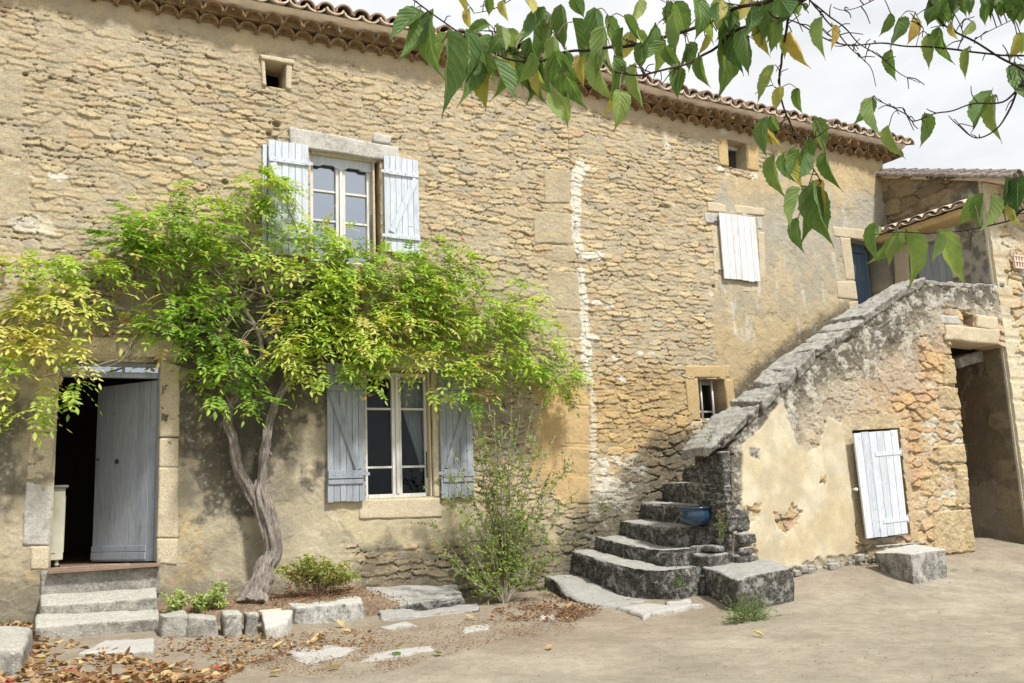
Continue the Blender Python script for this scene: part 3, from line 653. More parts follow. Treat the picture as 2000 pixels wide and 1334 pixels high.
mb=MB();slabstrip(mb,lambda x:eave(x)+.02,lambda x:eave(x)+.088,-.03,.4,-2.5,XE-.38);slabstrip(mb,lambda x:eave(x)+.11,lambda x:eave(x)+.20,-.14,.4,-2.5,XE-.2)
mb.build('mortar_bedding',m_plain('brown_bedding',(.26,.18,.10),.95,.4,18,.05,bs=.8),house)
mb=MB();xs=np.linspace(-2.5,XE-.1,60);V=[];Q=[]
prof=[(-.18,.20),(-.24,.215),(-.29,.235),(-.32,.255),(-.335,.28),(.4,.28),(.4,.20)]
for x in xs: V+=[(x,a,eave(x)+b) for a,b in prof]
k=len(prof)
for i in range(59):
    for j in range(k): Q.append([i*k+j,i*k+(j+1)%k,(i+1)*k+(j+1)%k,(i+1)*k+j])
mb.add(V,Q=Q);mb.add(V[-k:],T=[[0,i,i+1] for i in range(1,k-1)]);mb.build('eave_cove',M['cove'],house)
slope=.30
ch=arch_row(lambda x:eave(x)+.345,-.40,2.6,.085,.25,-2.5,XE,0,seed=3,up=False,tilt=3*slope);
ch.build('channel_tiles',M['tilelight'],house)
cv=arch_row(lambda x:eave(x)+.31,-.39,2.6,.13,.25,-2.5,XE,.125,seed=4,up=True,tilt=3*slope);cv.build('cover_tiles',M['tile'],house)
# ---- windows
def windowf(name,r,Y,cols=2,bars=(.33,.66),mat='whitep',glass='glass',fw=.055,mid=.12,th=.05,parent=house,leafgap=True):
    x0,x1,z0,z1=r
    mb=MB()
    mb.box(x0,x0+fw,Y-th,Y+.02,z0,z1);mb.box(x1-fw,x1,Y-th,Y+.02,z0,z1);mb.box(x0+fw,x1-fw,Y-th,Y+.02,z1-fw,z1);mb.box(x0+fw,x1-fw,Y-th-.015,Y+.02,z0,z0+fw)
    xm=(x0+x1)/2
    if cols==2:
        mb.box(xm-mid/2,xm-.004,Y-th-.004,Y+.015,z0+fw,z1-fw);mb.box(xm+.004,xm+mid/2,Y-th-.012,Y+.015,z0+fw,z1-fw)
        mb.box(xm-.018,xm+.022,Y-th-.03,Y-th-.012,z0+fw,z1-fw)
    f=mb.build('window_frame',M[mat],parent,bevel=.004)
    mb=MB()
    segs=[(x0+fw,xm-mid/2),(xm+mid/2,x1-fw)] if cols==2 else [(x0+fw,x1-fw)]
    for a,b in segs:
        for t in bars:
            z=z0+fw+(z1-z0-2*fw)*t;mb=MB();mb.box(a,b,Y-th+.01,Y+.012,z-.014,z+.014);mb.build('glazing_bar',M[mat],f,bevel=.003)
    for a,b in segs:
        g=MB();g.box(a,b,Y-.006,Y-.003,z0+fw,z1-fw);g.build('pane',M[glass],f)
    return f
fu=windowf('w',(UW[0]+.03,UW[1]-.09,UW[2],UW[3]-.05),.17,bars=(.40,.70),glass='glass_up',mid=.13)
fl_=windowf('w',(LW[0]+.015,W(833,850,.17)[0],LW[2]+.0,LW[3]-.03),.15,bars=(.225,.72),mid=.13,fw=.05)
# carved blind valance board of the upper window
mb=MB();xa,xb=UW[0]+.03,UW[1]-.09;zt=UW[3]-.05
xs=np.linspace(xa,xb,60);t=(xs-xa)/(xb-xa);s=np.abs(t-.5)*2
low=zt-.12-.012*np.tanh(8*np.cos(s*7.5))-.03*np.exp(-(s/.1)**2)
V=[];Q=[]
for x,l in zip(xs,low): V+=[(x,.085,l),(x,.085,zt),(x,.115,zt),(x,.115,l)]
for i in range(59):
    for j in range(4): Q.append([i*4+j,(i+1)*4+j,(i+1)*4+(j+1)%4,i*4+(j+1)%4])
mb.add(V,Q=Q);mb.build('valance_board',M['blue'],house)
mb=MB();mb.box(UW[1]-.088,UW[1]-.058,.03,.16,UW[2],UW[3]-.05);mb.box(UW[0]+.004,UW[0]+.028,.03,.2,UW[2],UW[3]-.05);mb.box(UW[0]+.028,UW[1]-.03,.02,.1,UW[3]-.048,UW[3]-.01);mb.build('window_casing',M['cream'],house,bevel=.004)
mb=MB();mb.box(LW[1]-.088,LW[1]-.062,.0,.16,LW[2],LW[3]);mb.build('window_casing',M['cream'],house,bevel=.004)
mb=MB();mb.tube([(UW[1]-.10,.10,UW[2]+.35),(UW[1]-.105,.08,UW[2]+.7),(UW[1]-.095,.09,UW[2]+.75)],.006);mb.build('stay_hook',M['iron'],house)
mb=MB();mb.tube([(LW[1]-.10,.09,LW[2]+.25),(LW[1]-.10,.09,LW[2]+.6)],.007);mb.build('stay_hook',M['iron'],house)
# small right-hand attic window
sw=np.array(SW);windowf('w',(sw[0][0]+.01,sw[1][0]+.13,sw[2][1]-.02,sw[0][1]),.26,cols=1,bars=(),fw=.06)
# bars of the stair window
b_=np.array(BW)
for px_ in (1370,1392):
    xx=W(px_,780,.12)[0];mb=MB();mb.tube([(xx,.12,b_[2][1]+.0),(xx,.12,b_[0][1]+.02)],.017,k=10);mb.build('window_bar',M['iron_white'],house,smooth=True)
windowf('w',(b_[0][0],b_[2][0]+.2,b_[2][1],b_[0][1]),.34,cols=1,bars=(.2,),mat='whiteshut',fw=.05)
# ---- shutters
def shutter(r,Y,mat,side,style,n=6,seed=0):
    x0,x1,z0,z1=r;rnd=random.Random(seed);w=(x1-x0)/n
    sh=MB()
    for i in range(n):
        zz=z0+rnd.uniform(-.012,.006)
        if style!='plain' and i in (1,n-2):
            zc=z0+(z1-z0)*(.82 if i==1 else .28);sh.box(x0+i*w+.0025,x0+(i+1)*w-.0025,Y-.024,Y,zz,zc-.002,rnd.random());sh.box(x0+i*w+.0025,x0+(i+1)*w-.0025,Y-.026,Y,zc+.002,z1,rnd.random())
        else: sh.box(x0+i*w+.0025,x0+(i+1)*w-.0025,Y-.026+rnd.uniform(-.002,.002),Y,zz,z1+rnd.uniform(-.004,.004),rnd.random())
    so=sh.build('shutter',M[mat],house,bevel=.002)
    H=z1-z0
    if style=='plain': return so
    def batten(z,hh,t=.028): 
        m=MB();m.box(x0+(.03 if side>0 else .005),x1-(.005 if side>0 else .03),Y-.026-t,Y-.027,z-hh/2,z+hh/2);m.build('batten',M[mat],so,bevel=.003)
    if style=='upper':
        zt=z1-.22*H*.8;zb=z0+.16*H
        batten(zt,.06);batten(zb,.06)
    else:
        zt=z1-.185*H;zb=z0+.19*H
        batten(zt,.085);batten(zt+.085,.06,.018);batten(zb,.10);batten(zb-.09,.06,.018)
    a=(x0+.05,zt-.05) if side<0 else (x1-.05,zt-.05);b=(x1-.09,zb+.06) if side<0 else (x0+.09,zb+.06)
    m=MB();m.bar((a[0],Y-.041,a[1]),(b[0],Y-.041,b[1]),.085,.026);m.build('brace',M[mat],so,bevel=.003)
    hx=x1 if side<0 else x0
    for z in (zt,zb):
        m=MB();m.box(hx-.05,hx+.05,Y-.06,Y-.055,z-.02,z+.02);m.tube([(hx,Y-.055,z-.035),(hx,Y-.055,z+.035)],.012)
        for q in range(4): 
            xx=x0+(x1-x0)*(.15+.23*q);m.tube([(xx,Y-.062,z),(xx,Y-.053,z)],.007,k=6)
        m.build('hinge',M['blue'] if mat=='blue' else M['bluelow'],so)
    return so
def wr(tl,tr,br,bl,Y): 
    q=[W(*p,Y) for p in (tl,tr,br,bl)];return ((q[0][0]+q[3][0])/2,(q[1][0]+q[2][0])/2,(q[2][2]+q[3][2])/2,(q[0][2]+q[1][2])/2)
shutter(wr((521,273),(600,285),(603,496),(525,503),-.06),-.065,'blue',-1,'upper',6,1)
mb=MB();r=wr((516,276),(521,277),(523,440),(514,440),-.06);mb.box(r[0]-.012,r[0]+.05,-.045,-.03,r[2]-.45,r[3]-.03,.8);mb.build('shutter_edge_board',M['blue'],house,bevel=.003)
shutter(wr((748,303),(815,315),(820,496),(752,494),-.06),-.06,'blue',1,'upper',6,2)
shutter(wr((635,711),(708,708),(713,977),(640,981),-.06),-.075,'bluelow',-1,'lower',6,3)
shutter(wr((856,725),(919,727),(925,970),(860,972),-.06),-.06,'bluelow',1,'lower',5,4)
shutter(wr((1403,417),(1474,425),(1482,550),(1412,545),-.06),-.062,'whiteshut',1,'plain',6,5)
mb=MB();
for z in (4.93,5.78): mb.tube([(W(1405,430,-.08)[0]-.07,-.05,z),(W(1405,430,-.08)[0]+.03,-.07,z)],.013)
mb.build('shutter_hinge',M['iron'],house)
# ---- front door leaf, opened inwards
hx,hy=1.20,.13;fx,fy=W(190,930,.93)[0],.93
z0,z1=.79,W(313,743,.13)[2]
d=np.array([fx-hx,fy-hy,0.]);L=np.linalg.norm(d);d/=L;nn=np.array([d[1],-d[0],0.]);
if nn[1]>0: nn=-nn
def dbox(mb,s0,s1,n0,n1,za,zb,tone=None):
    o=np.array([hx,hy,0.]);c=[]
    for z in (za,zb): c+=[o+d*s0+nn*n0+[0,0,z],o+d*s1+nn*n0+[0,0,z],o+d*s1+nn*n1+[0,0,z],o+d*s0+nn*n1+[0,0,z]]
    mb.hexa([np.array(q,float) for q in c],tone)
mb=MB();n=9;w=(L-.10)/n
for i in range(n): dbox(mb,.10+i*w+.0015,.10+(i+1)*w-.0015,0,.035,z0,z1,random.random())
dbox(mb,0,.097,0,.03,z0,z1)
dl=mb.build('front_door',M['bluedoor'],house,bevel=.0025)
mb=MB();dbox(mb,.10,L,.037,.055,z0+.02,z0+.105);dbox(mb,.10,L,.037,.05,z0+.112,z0+.18);mb.build('bottom_rail',M['bluedoor'],dl,bevel=.004)
o=np.array([hx,hy,0.]);c_=o+d*.62*L+nn*.037+[0,0,z0+1.18]
mb=MB();mb.tube([c_,c_+nn*.012],.03,k=14);mb.tube([c_+nn*.012,c_+nn*.035],.012);mb.tube([o+d*(L-.05)+nn*.037+[0,0,z0+1.22],o+d*(L-.05)+nn*.05+[0,0,z0+1.22]],.016);mb.build('lock',M['iron'],dl)
# transom light
zt=W(313,738,.1)[2];mb=MB();mb.box(.12,1.215,.07,.15,zt-.01,zt+.055);mb.box(.12,1.215,.08,.15,3.055,3.10);mb.box(.12,.15,.08,.15,zt+.05,3.06)
mb.box(1.185,1.215,.08,.15,z0,3.06);tf=mb.build('transom_frame',M['bluedoor'],house,bevel=.004)
mb=MB()
for q in (.42,.80): mb.box(q-.015,q+.015,.09,.14,zt+.055,3.056)
mb.build('transom_bar',M['bluedoor'],tf)
mb=MB();mb.box(.15,1.185,.108,.111,zt+.055,3.056);mb.build('pane',M['glass_up'],tf)
# blue door at the stair head
r=(BD[0][0]+.02,BD[2][0],3.9,BD[0][1]-.02);mb=MB();n=6;x0,x1=13.12,13.72;w=(x1-x0)/n
for i in range(n): mb.box(x0+i*w+.002,x0+(i+1)*w-.002,.24,.27,3.95,5.62,random.random())
mb.box(x0-.06,x0,.22,.28,3.9,5.7);mb.box(x1,x1+.06,.22,.28,3.9,5.7);mb.box(x0,x1,.22,.28,5.63,5.78);mb.build('upper_door',M['deepblue'],house,bevel=.003)
# terracotta spout in the wall
a=W(1656,618,-.02);mb=MB()
for k_ in range(1):
    th=np.linspace(0,pi*1.6,14);V=[];Q=[]
    for y,s_ in ((-.01,1.),(-.13,1.1)):
        for rr in (.055,.042):
            for t in th: V.append((a[0]+cos(t+2.0)*rr*s_,y,a[2]+sin(t+2.0)*rr*1.3*s_))
    n=14
    for j in range(n-1): Q+=[[j,j+1,2*n+j+1,2*n+j],[n+j,3*n+j,3*n+j+1,n+j+1],[2*n+j,2*n+j+1,3*n+j+1,3*n+j]]
    mb.add(V,Q=Q)
mb.build('clay_spout',M['tilelight'],house)
# curtain & cabinet: things of their own
cx0,cx1=W(783,790,.25)[0],W(832,900,.25)[0]
V=[];Q=[];nu,nv=40,30;zt_=LW[3]-.05;zb_=W(820,915,.25)[2]
for j in range(nv+1):
    t=j/nv
    for i in range(nu+1):
        s=i/nu;xl=cx0+(cx1-.06-cx0)*ss(.15,1.1,np.array([t]))[0]
        x=xl+(cx1+.05-xl)*s;V.append((x,.27+.018*sin(s*38+t*2),zt_+(zb_-zt_)*t-.05*(1-s)*t))
for j in range(nv):
    for i in range(nu): a=j*(nu+1)+i;Q.append([a,a+1,a+nu+2,a+nu+1])
o=mk('curtain',V,np.array(Q),M['curtain'],None,loc=(cx0,.27,zt_));tag(o,'white lace curtain drawn aside behind the right half of the lower window','curtain')
o.modifiers.new('s','SOLIDIFY').thickness=.003
cab=thing('cabinet','cream painted wooden cabinet with a grey top just inside the open door','cabinet',(.2,.6,.775))
x1_=W(126,1000,.62)[0];zt_=W(115,948,.6)[2]
mb=MB();mb.box(x1_-.75,x1_,.55,1.0,.85,zt_-.03);mb.build('body',M['cab'],cab,bevel=.006)
mb=MB();mb.box(x1_-.78,x1_+.03,.52,1.03,zt_-.03,zt_);mb.build('top',M['cabtop'],cab,bevel=.005)
mb=MB();mb.box(x1_-.66,x1_-.08,.54,.548,.93,zt_-.12);mb.box(x1_+.001,x1_+.008,.62,.93,.93,zt_-.12);mb.build('door_panel',M['cab'],cab,bevel=.004)
for xx,yy in ((x1_-.06,.6),(x1_-.06,.95),(x1_-.7,.6),(x1_-.7,.95)):
    mb=MB();mb.tube([(xx,yy,.775),(xx,yy,.80),(xx,yy,.83),(xx,yy,.852)],[.015,.03,.018,.03],k=10);mb.build('foot',M['cab'],cab,smooth=True)
# ============================================================ STAIRCASE
YS=-2.0
stair=thing('stone_staircase','outdoor stone staircase with worn steps, a patched plaster parapet and a low hatch door','staircase',(9.,-1.,0))
def sp(pts): return uvp(pts,YS)
jambx=W(1850,665,YS)[0]
PASS=[(jambx,W(1850,665,YS)[2]),(W(1945,672,YS)[0],W(1945,672,YS)[2]),(XA+.3,W(1960,690,YS)[2]),(XA+.3,-.5),(W(1898,1075,YS)[0],-.5)]+sp([(1897,1060),(1888,990),(1880,900),(1872,820),(1862,740)])
HT=sp([(1659,841),(1752,836),(1774,1044),(1692,1054)])
NI=sp([(1874,610),(1897,616),(1897,640),(1878,634)])
top=[(1424,878),(1450,838),(1500,785),(1555,728),(1600,692),(1650,655),(1700,622),(1750,588),(1790,560),(1830,552),(1890,556),(1961,560)]
SOUT=sp([(1424,1135)])+sp(top)+[(XA,W(1960,560,YS)[2]),(XA,-.3),(W(1424,1135,YS)[0],-.3)]
SOUT=SOUT[1:]
def stair_wall(x,z):
    n1=NO(x,z,2.3,161,5);n2=NO(x,z,9,162,5);n3=NO(x,z,30,163,3)
    h,r,st,r2,cv=rubble(x,z,.26,.15,.06,31)
    c=lerp(C(.52,.38,.22),C(.60,.44,.24),ss(.2,.6,r));c=lerp(c,C(.54,.38,.26),ss(.7,.85,r));c=lerp(C(.62,.55,.43)+0*c,c,.2+.8*st)
    def msk(pts,f=.03,a=.06): return ss(-f,f,sdf(x,z,sp(pts))+a*n1+a*.8*n2)
    # old flaky render (upper part)
    up=msk([(1400,1000),(1440,830),(1560,690),(1780,520),(2000,500),(2000,640),(1830,600),(1850,700),(1800,660),(1790,760),(1740,770),(1700,830),(1655,840),(1600,880),(1430,1000)],.06,.10)
    h=h*(1-up*.8)+(.030+.018*n1+.010*n2+.006*n3)*up*.9
    cu=lerp(C(.50,.44,.36)+0*c,C(.58,.48,.36)+0*c,ss(-.2,.4,n1+.3*n2));cu=lerp(cu,C(.56,.44,.34)+0*c,ss(.2,.5,NO(x,z,1.5,164))*.6)
    c=lerp(c,cu,up*.9)
    pk=msk([(1700,690),(1845,640),(1850,800),(1830,900),(1790,1000),(1768,1000),(1752,830),(1690,830),(1660,800)],.1,.2)
    c=lerp(c,c*C(1.02,.93,.88),pk*.8)
    fk=ss(-.012,.016,NO(x,z,3.0,171,5)+.05*n2);fk2=ss(-.01,.015,NO(x,z,6.5,172,4));h=h+(.014*fk+.006*fk2)*up;c=lerp(c,c*C(.86,.84,.82),(1-fk)*up*.8)
    ck=ss(.015,.0,np.abs(NO(x,z,3.1,173,5)))*up;h-=ck*.014;c=lerp(c,C(.2,.16,.12)+0*c,ck*.6)
    # smooth yellow plaster
    ye=msk([(1446,1130),(1444,868),(1480,838),(1512,793),(1524,786),(1532,812),(1600,852),(1612,812),(1648,832),(1662,856),(1668,1130)],.012,.025)
    for pts in ([(1530,812),(1560,818),(1597,852),(1592,878),(1570,882),(1552,872),(1545,845)],[(1503,996),(1516,1004),(1532,1000),(1542,984),(1560,1000),(1558,1012),(1530,1046),(1512,1024)],[(1459,876),(1476,880),(1475,896),(1460,892)],[(1596,928),(1606,930),(1606,944),(1597,943)],[(1440,990),(1480,985),(1475,1010),(1440,1035)],[(1440,1060),(1470,1065),(1478,1100),(1440,1110)]):
        ye=ye*(1-ss(-.012,.012,sdf(x,z,sp(pts))+.05*n2+.03*n3))
    yl=.058+.006*n1+.0025*n2
    h=h*(1-ye)+yl*ye
    cy=lerp(C(.58,.50,.36)+0*c,C(.66,.60,.47)+0*c,ss(-.2,.5,n1+.25*n2));cy=lerp(cy,C(.60,.49,.31)+0*c,ss(.1,.5,NO(x,z,1.2,165))*.5);cy=cy*(1+.10*n1[:,None]+.08*n2[:,None])
    cy=lerp(cy,C(.70,.65,.54)+0*c,ss(.25,.55,NO(x,z,1.6,166,5))*.7)
    cy=lerp(cy,C(.45,.36,.22)+0*c,ss(.022,.0,np.abs(NO(x,z,1.9,167,4)))*.35)
    c=lerp(c,cy,ye)
    # door frame stones around the hatch
    for pts in ([(1640,838),(1659,842),(1692,1054),(1672,1060)],[(1640,812),(1758,806),(1756,836),(1640,842)],[(1752,836),(1764,836),(1790,1060),(1776,1060)]):
        q=ss(-.02,.02,sdf(x,z,sp(pts))+.03*n2)*.9;h=h*(1-q)+(.046+.008*n2+.006*n3)*q;c=lerp(c,C(.53,.435,.29)*(1+.2*n1[:,None]+.1*n2[:,None]),q*.8)
    # pale mortar in the jamb rubble
    wm=msk([(1812,790),(1868,800),(1880,860),(1893,990),(1822,996),(1800,1050),(1785,1040),(1800,960),(1790,900)],.05,.12)*(1-st*.92)
    c=lerp(c,C(.66,.63,.54)+0*c,wm*.85);h=h+wm*.01
    for pts in ([(1836,700),(1857,702),(1864,752),(1838,752)],[(1826,756),(1866,756),(1871,800),(1830,798)],[(1825,870),(1880,866),(1884,905),(1828,905)],[(1860,908),(1886,906),(1893,985),(1866,985)],[(1815,1000),(1893,992),(1901,1078),(1818,1084)],[(1840,634),(1892,640),(1890,664),(1840,664)]):
        q=ss(-.01,.02,sdf(x,z,sp(pts))+.035*n2+.02*n1);h=h*(1-q)+(.062+.014*n1+.016*n2+.012*n3)*q-.02*ss(.02,.0,np.abs(sdf(x,z,sp(pts))+.02*n2))
        c=lerp(c,C(.52,.41,.25)*(1+.2*n1[:,None]+.2*n2[:,None]),q*.8)
    # pinkish brick rubble lower right of the hatch
    o=msk([(1776,960),(1812,960),(1818,1080),(1780,1090)],.05,.08);c=lerp(c,C(.56,.40,.24)*(1+.2*n1[:,None]),o*.6)
    # dark lichen down from the coping
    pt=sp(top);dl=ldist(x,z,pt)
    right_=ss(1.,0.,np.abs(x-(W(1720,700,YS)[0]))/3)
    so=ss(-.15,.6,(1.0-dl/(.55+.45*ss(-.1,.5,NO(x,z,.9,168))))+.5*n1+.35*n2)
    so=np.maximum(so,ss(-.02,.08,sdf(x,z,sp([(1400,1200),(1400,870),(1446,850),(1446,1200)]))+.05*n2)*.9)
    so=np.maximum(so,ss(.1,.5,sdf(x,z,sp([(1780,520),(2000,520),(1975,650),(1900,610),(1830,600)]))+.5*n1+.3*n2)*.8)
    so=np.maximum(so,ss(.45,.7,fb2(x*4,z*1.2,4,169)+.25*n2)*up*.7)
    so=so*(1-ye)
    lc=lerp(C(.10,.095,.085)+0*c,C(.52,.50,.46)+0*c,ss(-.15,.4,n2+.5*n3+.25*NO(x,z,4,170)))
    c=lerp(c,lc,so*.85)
    c=lerp(c,C(.70,.68,.62)+0*c,ss(.45,.65,n2+.4*n3)*(1-ye)*.35)
    # ragged stone footing
    ft=msk([(1560,1100),(1690,1075),(1700,1060),(1810,1070),(1810,1200),(1440,1200),(1440,1118),(1560,1112)],.02,.06);c=lerp(c,C(.33,.27,.20)*(1+.3*n2[:,None]),ft*.7);h=h-ft*.02*(1+n2)
    gt=np.clip(.9-.65*ye,.2,1)
    ed=ss(.16,.0,XA-x+.05*n2);c=lerp(c,C(.66,.60,.48)+0*c,ed*.5)
    return h,np.clip(c,.02,.85),gt
HF('parapet_wall',SOUT,[PASS,HT,NI],((0,YS,0),(1,0,0),(0,0,1),(0,-1,0)),.0125,stair_wall,.48,stair)
# coping slabs climbing along the parapet
cp=[(1384,882),(1455,812),(1520,752),(1590,690),(1655,645),(1720,600),(1770,565),(1806,546),(1856,552),(1905,556),(1962,556)]
cw=[W(a,b,YS-.06) for a,b in cp]
cs=[];rc=random.Random(31)
for i in range(len(cw)-1):
    n_=2 if (i<7 and np.linalg.norm(cw[i+1]-cw[i])>.5) else 1
    cut=[0.]+([rc.uniform(.35,.65)] if n_==2 else [])+[1.]
    for q in range(n_): cs.append((i,cw[i]+(cw[i+1]-cw[i])*cut[q],cw[i]+(cw[i+1]-cw[i])*cut[q+1]))
for k_,(i,a,b) in enumerate(cs):
    low_=i<7
    a=a+[.008,0,rc.uniform(-.015,.03)*low_];b=b+[-.004,0,rc.uniform(-.035,.02)*low_]
    th=rc.uniform(.06,.11) if low_ else .05
    dz=np.array([0,0,-th]);bk=np.array([0,.60,0.]);f0=np.array([0,(-rc.uniform(.02,.10)) if low_ else .03,0]);f1=np.array([0,(-rc.uniform(.02,.10)) if low_ else .03,0])
    up_=np.array([0,0,.045 if low_ else .03])
    rock('coping',[a+f0*.4+dz,b+f1*.4+dz,b+bk+dz,a+bk+dz,a+f0+up_,b+f1+up_,b+bk+up_+[0,0,.03],a+bk+up_+[0,0,.03]],M['coping'],stair,res=.016,bev=.028,amp=.040,fr=9,seed=200+k_,big=.05,strata=.006)
for i,(a,b) in enumerate([((1500,800),(1560,742)),((1565,742),(1640,686)),((1640,690),(1712,640)),((1405,872),(1470,838)),((1712,640),(1775,598)),((1830,575),(1900,578))]):
    a,b=W(*a,YS-.03),W(*b,YS-.03);v=np.array([0,0,.05]);k=np.array([0,.3,0])
    rock('coping',[a-v,b-v,b-v+k,a-v+k,a,b,b+k,a+k],M['coping'],stair,res=.022,bev=.03,amp=.03,fr=8,seed=230+i,big=.03,strata=.01)
# end pier: darkened rough stones facing the steps
pA=W(1421,980,YS)[0]
zs=[-.1,.50,.80,1.82]
for i in range(3):
    j=random.uniform(-.03,.03)
    zc0,zc1=zs[i],zs[i+1]-.006
    rock('pier_stone',[(pA-.06+j,YS-.035+j*.6,zc0),(pA+.30,YS-.035,zc0),(pA+.30,-1.44,zc0),(pA-.06+j,-1.46,zc0),(pA-.05+j,YS-.03+j*.5,zc1),(pA+.30,YS-.03,zc1),(pA+.30,-1.44,zc1),(pA-.05+j,-1.46,zc1)],M['step'],stair,res=.018,bev=.03,amp=.035,fr=9,seed=250+i,big=.035,strata=.01)
for i,(x0,x1,y0,y1,z0,z1) in enumerate([(7.6,8.1,-2.02,-1.55,.28,.52),(7.75,8.2,-2.1,-1.7,.1,.3),(8.0,8.25,-2.16,-1.8,.5,.6),(7.5,7.9,-2.0,-1.6,-.05,.27),(8.02,8.3,-2.17,-1.9,.64,.78),(7.95,8.35,-2.14,-1.8,.3,.48),(8.0,8.42,-2.12,-1.9,-.05,.12),(7.7,7.98,-1.95,-1.5,.52,.62)]):
    rock('footing_stone',[(x0,y0,z0),(x1,y0,z0),(x1,y1,z0),(x0,y1,z0),(x0+.03,y0+.03,z1),(x1,y0+.02,z1),(x1,y1,z1),(x0,y1,z1)],M['step'],stair,res=.022,bev=.04,amp=.02,seed=270+i,big=.03)
# steps: (front-edge points in plan with heights)
def step(front,zb,back,seed,name='step',lab=None,amp=.02):
    """slab whose front edge follows `front` (x,y,z list from wall outwards), going back to +x"""
    Fp=spline(front,26 if front[0][0]<9.2 else 3);n=len(Fp);nz=14;nx=26;V=[];Q=[];idx={}
    cols=[]
    for i,p in enumerate(Fp):
        t=i/(n-1);bx=back[0]+(back[1]-back[0])*t
        row=[]
        for k in range(nz): row.append((p[0]+.03*(1-k/(nz-1)),p[1],zb+(p[2]-zb)*k/(nz-1)))
        for k in range(1,nx+1): row.append((p[0]+(bx-p[0])*k/nx,p[1],p[2]))
        cols.append(row)
    A=np.array(cols);m=A.shape[1]
    # round the nosing
    A[:,nz-1,0]+=.024;A[:,nz-1,2]-=.012;A[:,nz-2,0]+=.006
    P=A.reshape(-1,3)
    f=fb3(P*9,5,seed,.6);g=fb3(P*2.6,3,seed+4)
    ris=np.tile(np.concatenate([np.ones(nz),np.zeros(nx)]),n)
    P=P+np.stack([-(f*amp*2.2+g*.06)*ris,0*f,(f*amp*1.2+g*.03)*(1-ris)],1)
    # worn dip in the middle of the tread
    Q=[[i*m+k,(i+1)*m+k,(i+1)*m+k+1,i*m+k+1] for i in range(n-1) for k in range(m-1)]
    # outer end cap
    e=(n-1)*m;E=P[e:e+m];low=np.stack([np.linspace(E[0,0],back[1],m),E[:,1]*0+E[0,1],np.full(m,zb)],1)
    b0=len(P);P=np.vstack([P]+[E*(1-s)+low*s for s in (.33,.66,1.)])
    P[b0:,1]+=fb3(P[b0:]*9,3,seed+9)*.03
    prev=[e+k for k in range(m)]
    for r in range(3):
        cur=[b0+r*m+k for k in range(m)]
        Q+=[[prev[k],cur[k],cur[k+1],prev[k+1]] for k in range(m-1)];prev=cur
    P_=P[:, :];Q=np.array(Q)[:, ::-1]
    o=mk(name,P_,Q,M['step'],stair,label=lab);return o
step([(6.31,.05,.25),(6.22,-.5,.17),(6.12,-1.0,.07),(6.13,-1.5,-.0),(6.28,-1.9,-.04)],-.3,(7.2,7.0),1)
step([(6.79,.05,.56),(6.74,-.5,.50),(6.76,-1.1,.42),(6.86,-1.5,.38),(6.98,-1.75,.365),(7.22,-1.9,.37)],-.2,(7.6,7.6),2)
step([(7.16,.05,.74),(7.12,-.5,.68),(7.18,-1.0,.62),(7.32,-1.45,.585),(7.62,-1.72,.60)],.0,(8.0,7.9),3)
step([(7.59,.05,.94),(7.55,-.6,.90),(7.60,-1.1,.86),(7.72,-1.5,.86),(7.90,-1.72,.87)],.3,(8.4,8.2),4)
step([(8.01,.05,1.19),(7.98,-.7,1.16),(8.0,-1.2,1.14),(8.05,-1.5,1.13)],.7,(8.8,8.5),5)
step([(8.41,.05,1.46),(8.38,-.7,1.45),(8.41,-1.5,1.43)],.9,(9.2,9.0),6)
step([(8.85,.05,1.72),(8.82,-.7,1.72),(8.85,-1.5,1.70)],1.2,(9.6,9.5),7)
x=9.27;z=1.97
while x<12.3: step([(x,.05,z),(x,-.7,z),(x,-1.5,z)],z-.5,(x+.8,x+.8),int(x*10));x+=.43;z+=.262
# landing over the passage
rock('landing',[(12.2,-1.56,3.62),(XA-.01,-1.56,3.62),(XA-.01,-.03,3.62),(12.2,-.03,3.62),(12.2,-1.56,3.9),(XA-.01,-1.56,3.9),(XA-.01,-.03,3.9),(12.2,-.03,3.9)],M['cream'],stair,res=.08,bev=.02,amp=.02,seed=301)
rock('passage_wall',[(11.9,-1.54,-.2),(jambx-.03,-1.54,-.2),(jambx-.05,-.04,-.2),(11.9,-.04,-.2),(11.9,-1.54,3.6),(jambx-.03,-1.54,3.6),(jambx-.05,-.04,3.6),(11.9,-.04,3.6)],M['cream'],stair,res=.06,bev=.05,amp=.04,seed=302)
mb=MB();mb.box(8.45,11.85,-1.45,-1.40,-.2,2.2);mb.build('dark_backing',M['dark'],stair)  # unseen dark sheet added behind the hatch to stop light leaking
def srock(name,pts,mat,proud,back,seed,amp=.02,bev=.03,big=.02): return wslab(name,pts,mat,proud,back,stair,seed,.022,bev,amp,YS,big)
srock('lintel',[(1831,612),(1873,616),(1876,636),(1943,640),(1942,674),(1836,664)][:1]+[(1942,618),(1943,674),(1836,664)],'cream',.05,.45,310,.02)if 0 else None
srock('lintel',[(1838,636),(1943,643),(1943,675),(1838,665)],'cream',.085,.46,310,.015)
srock('lintel',[(1899,616),(1942,620),(1942,646),(1899,642)],'cream',.085,.46,311,.015)
srock('lintel',[(1830,616),(1873,616),(1873,634),(1834,634)],'white_stone',.05,.3,312,.015)
srock('corbel',[(1908,692),(1990,668),(1992,690),(1918,712)],'kerb',-.35,.9,313,.02)
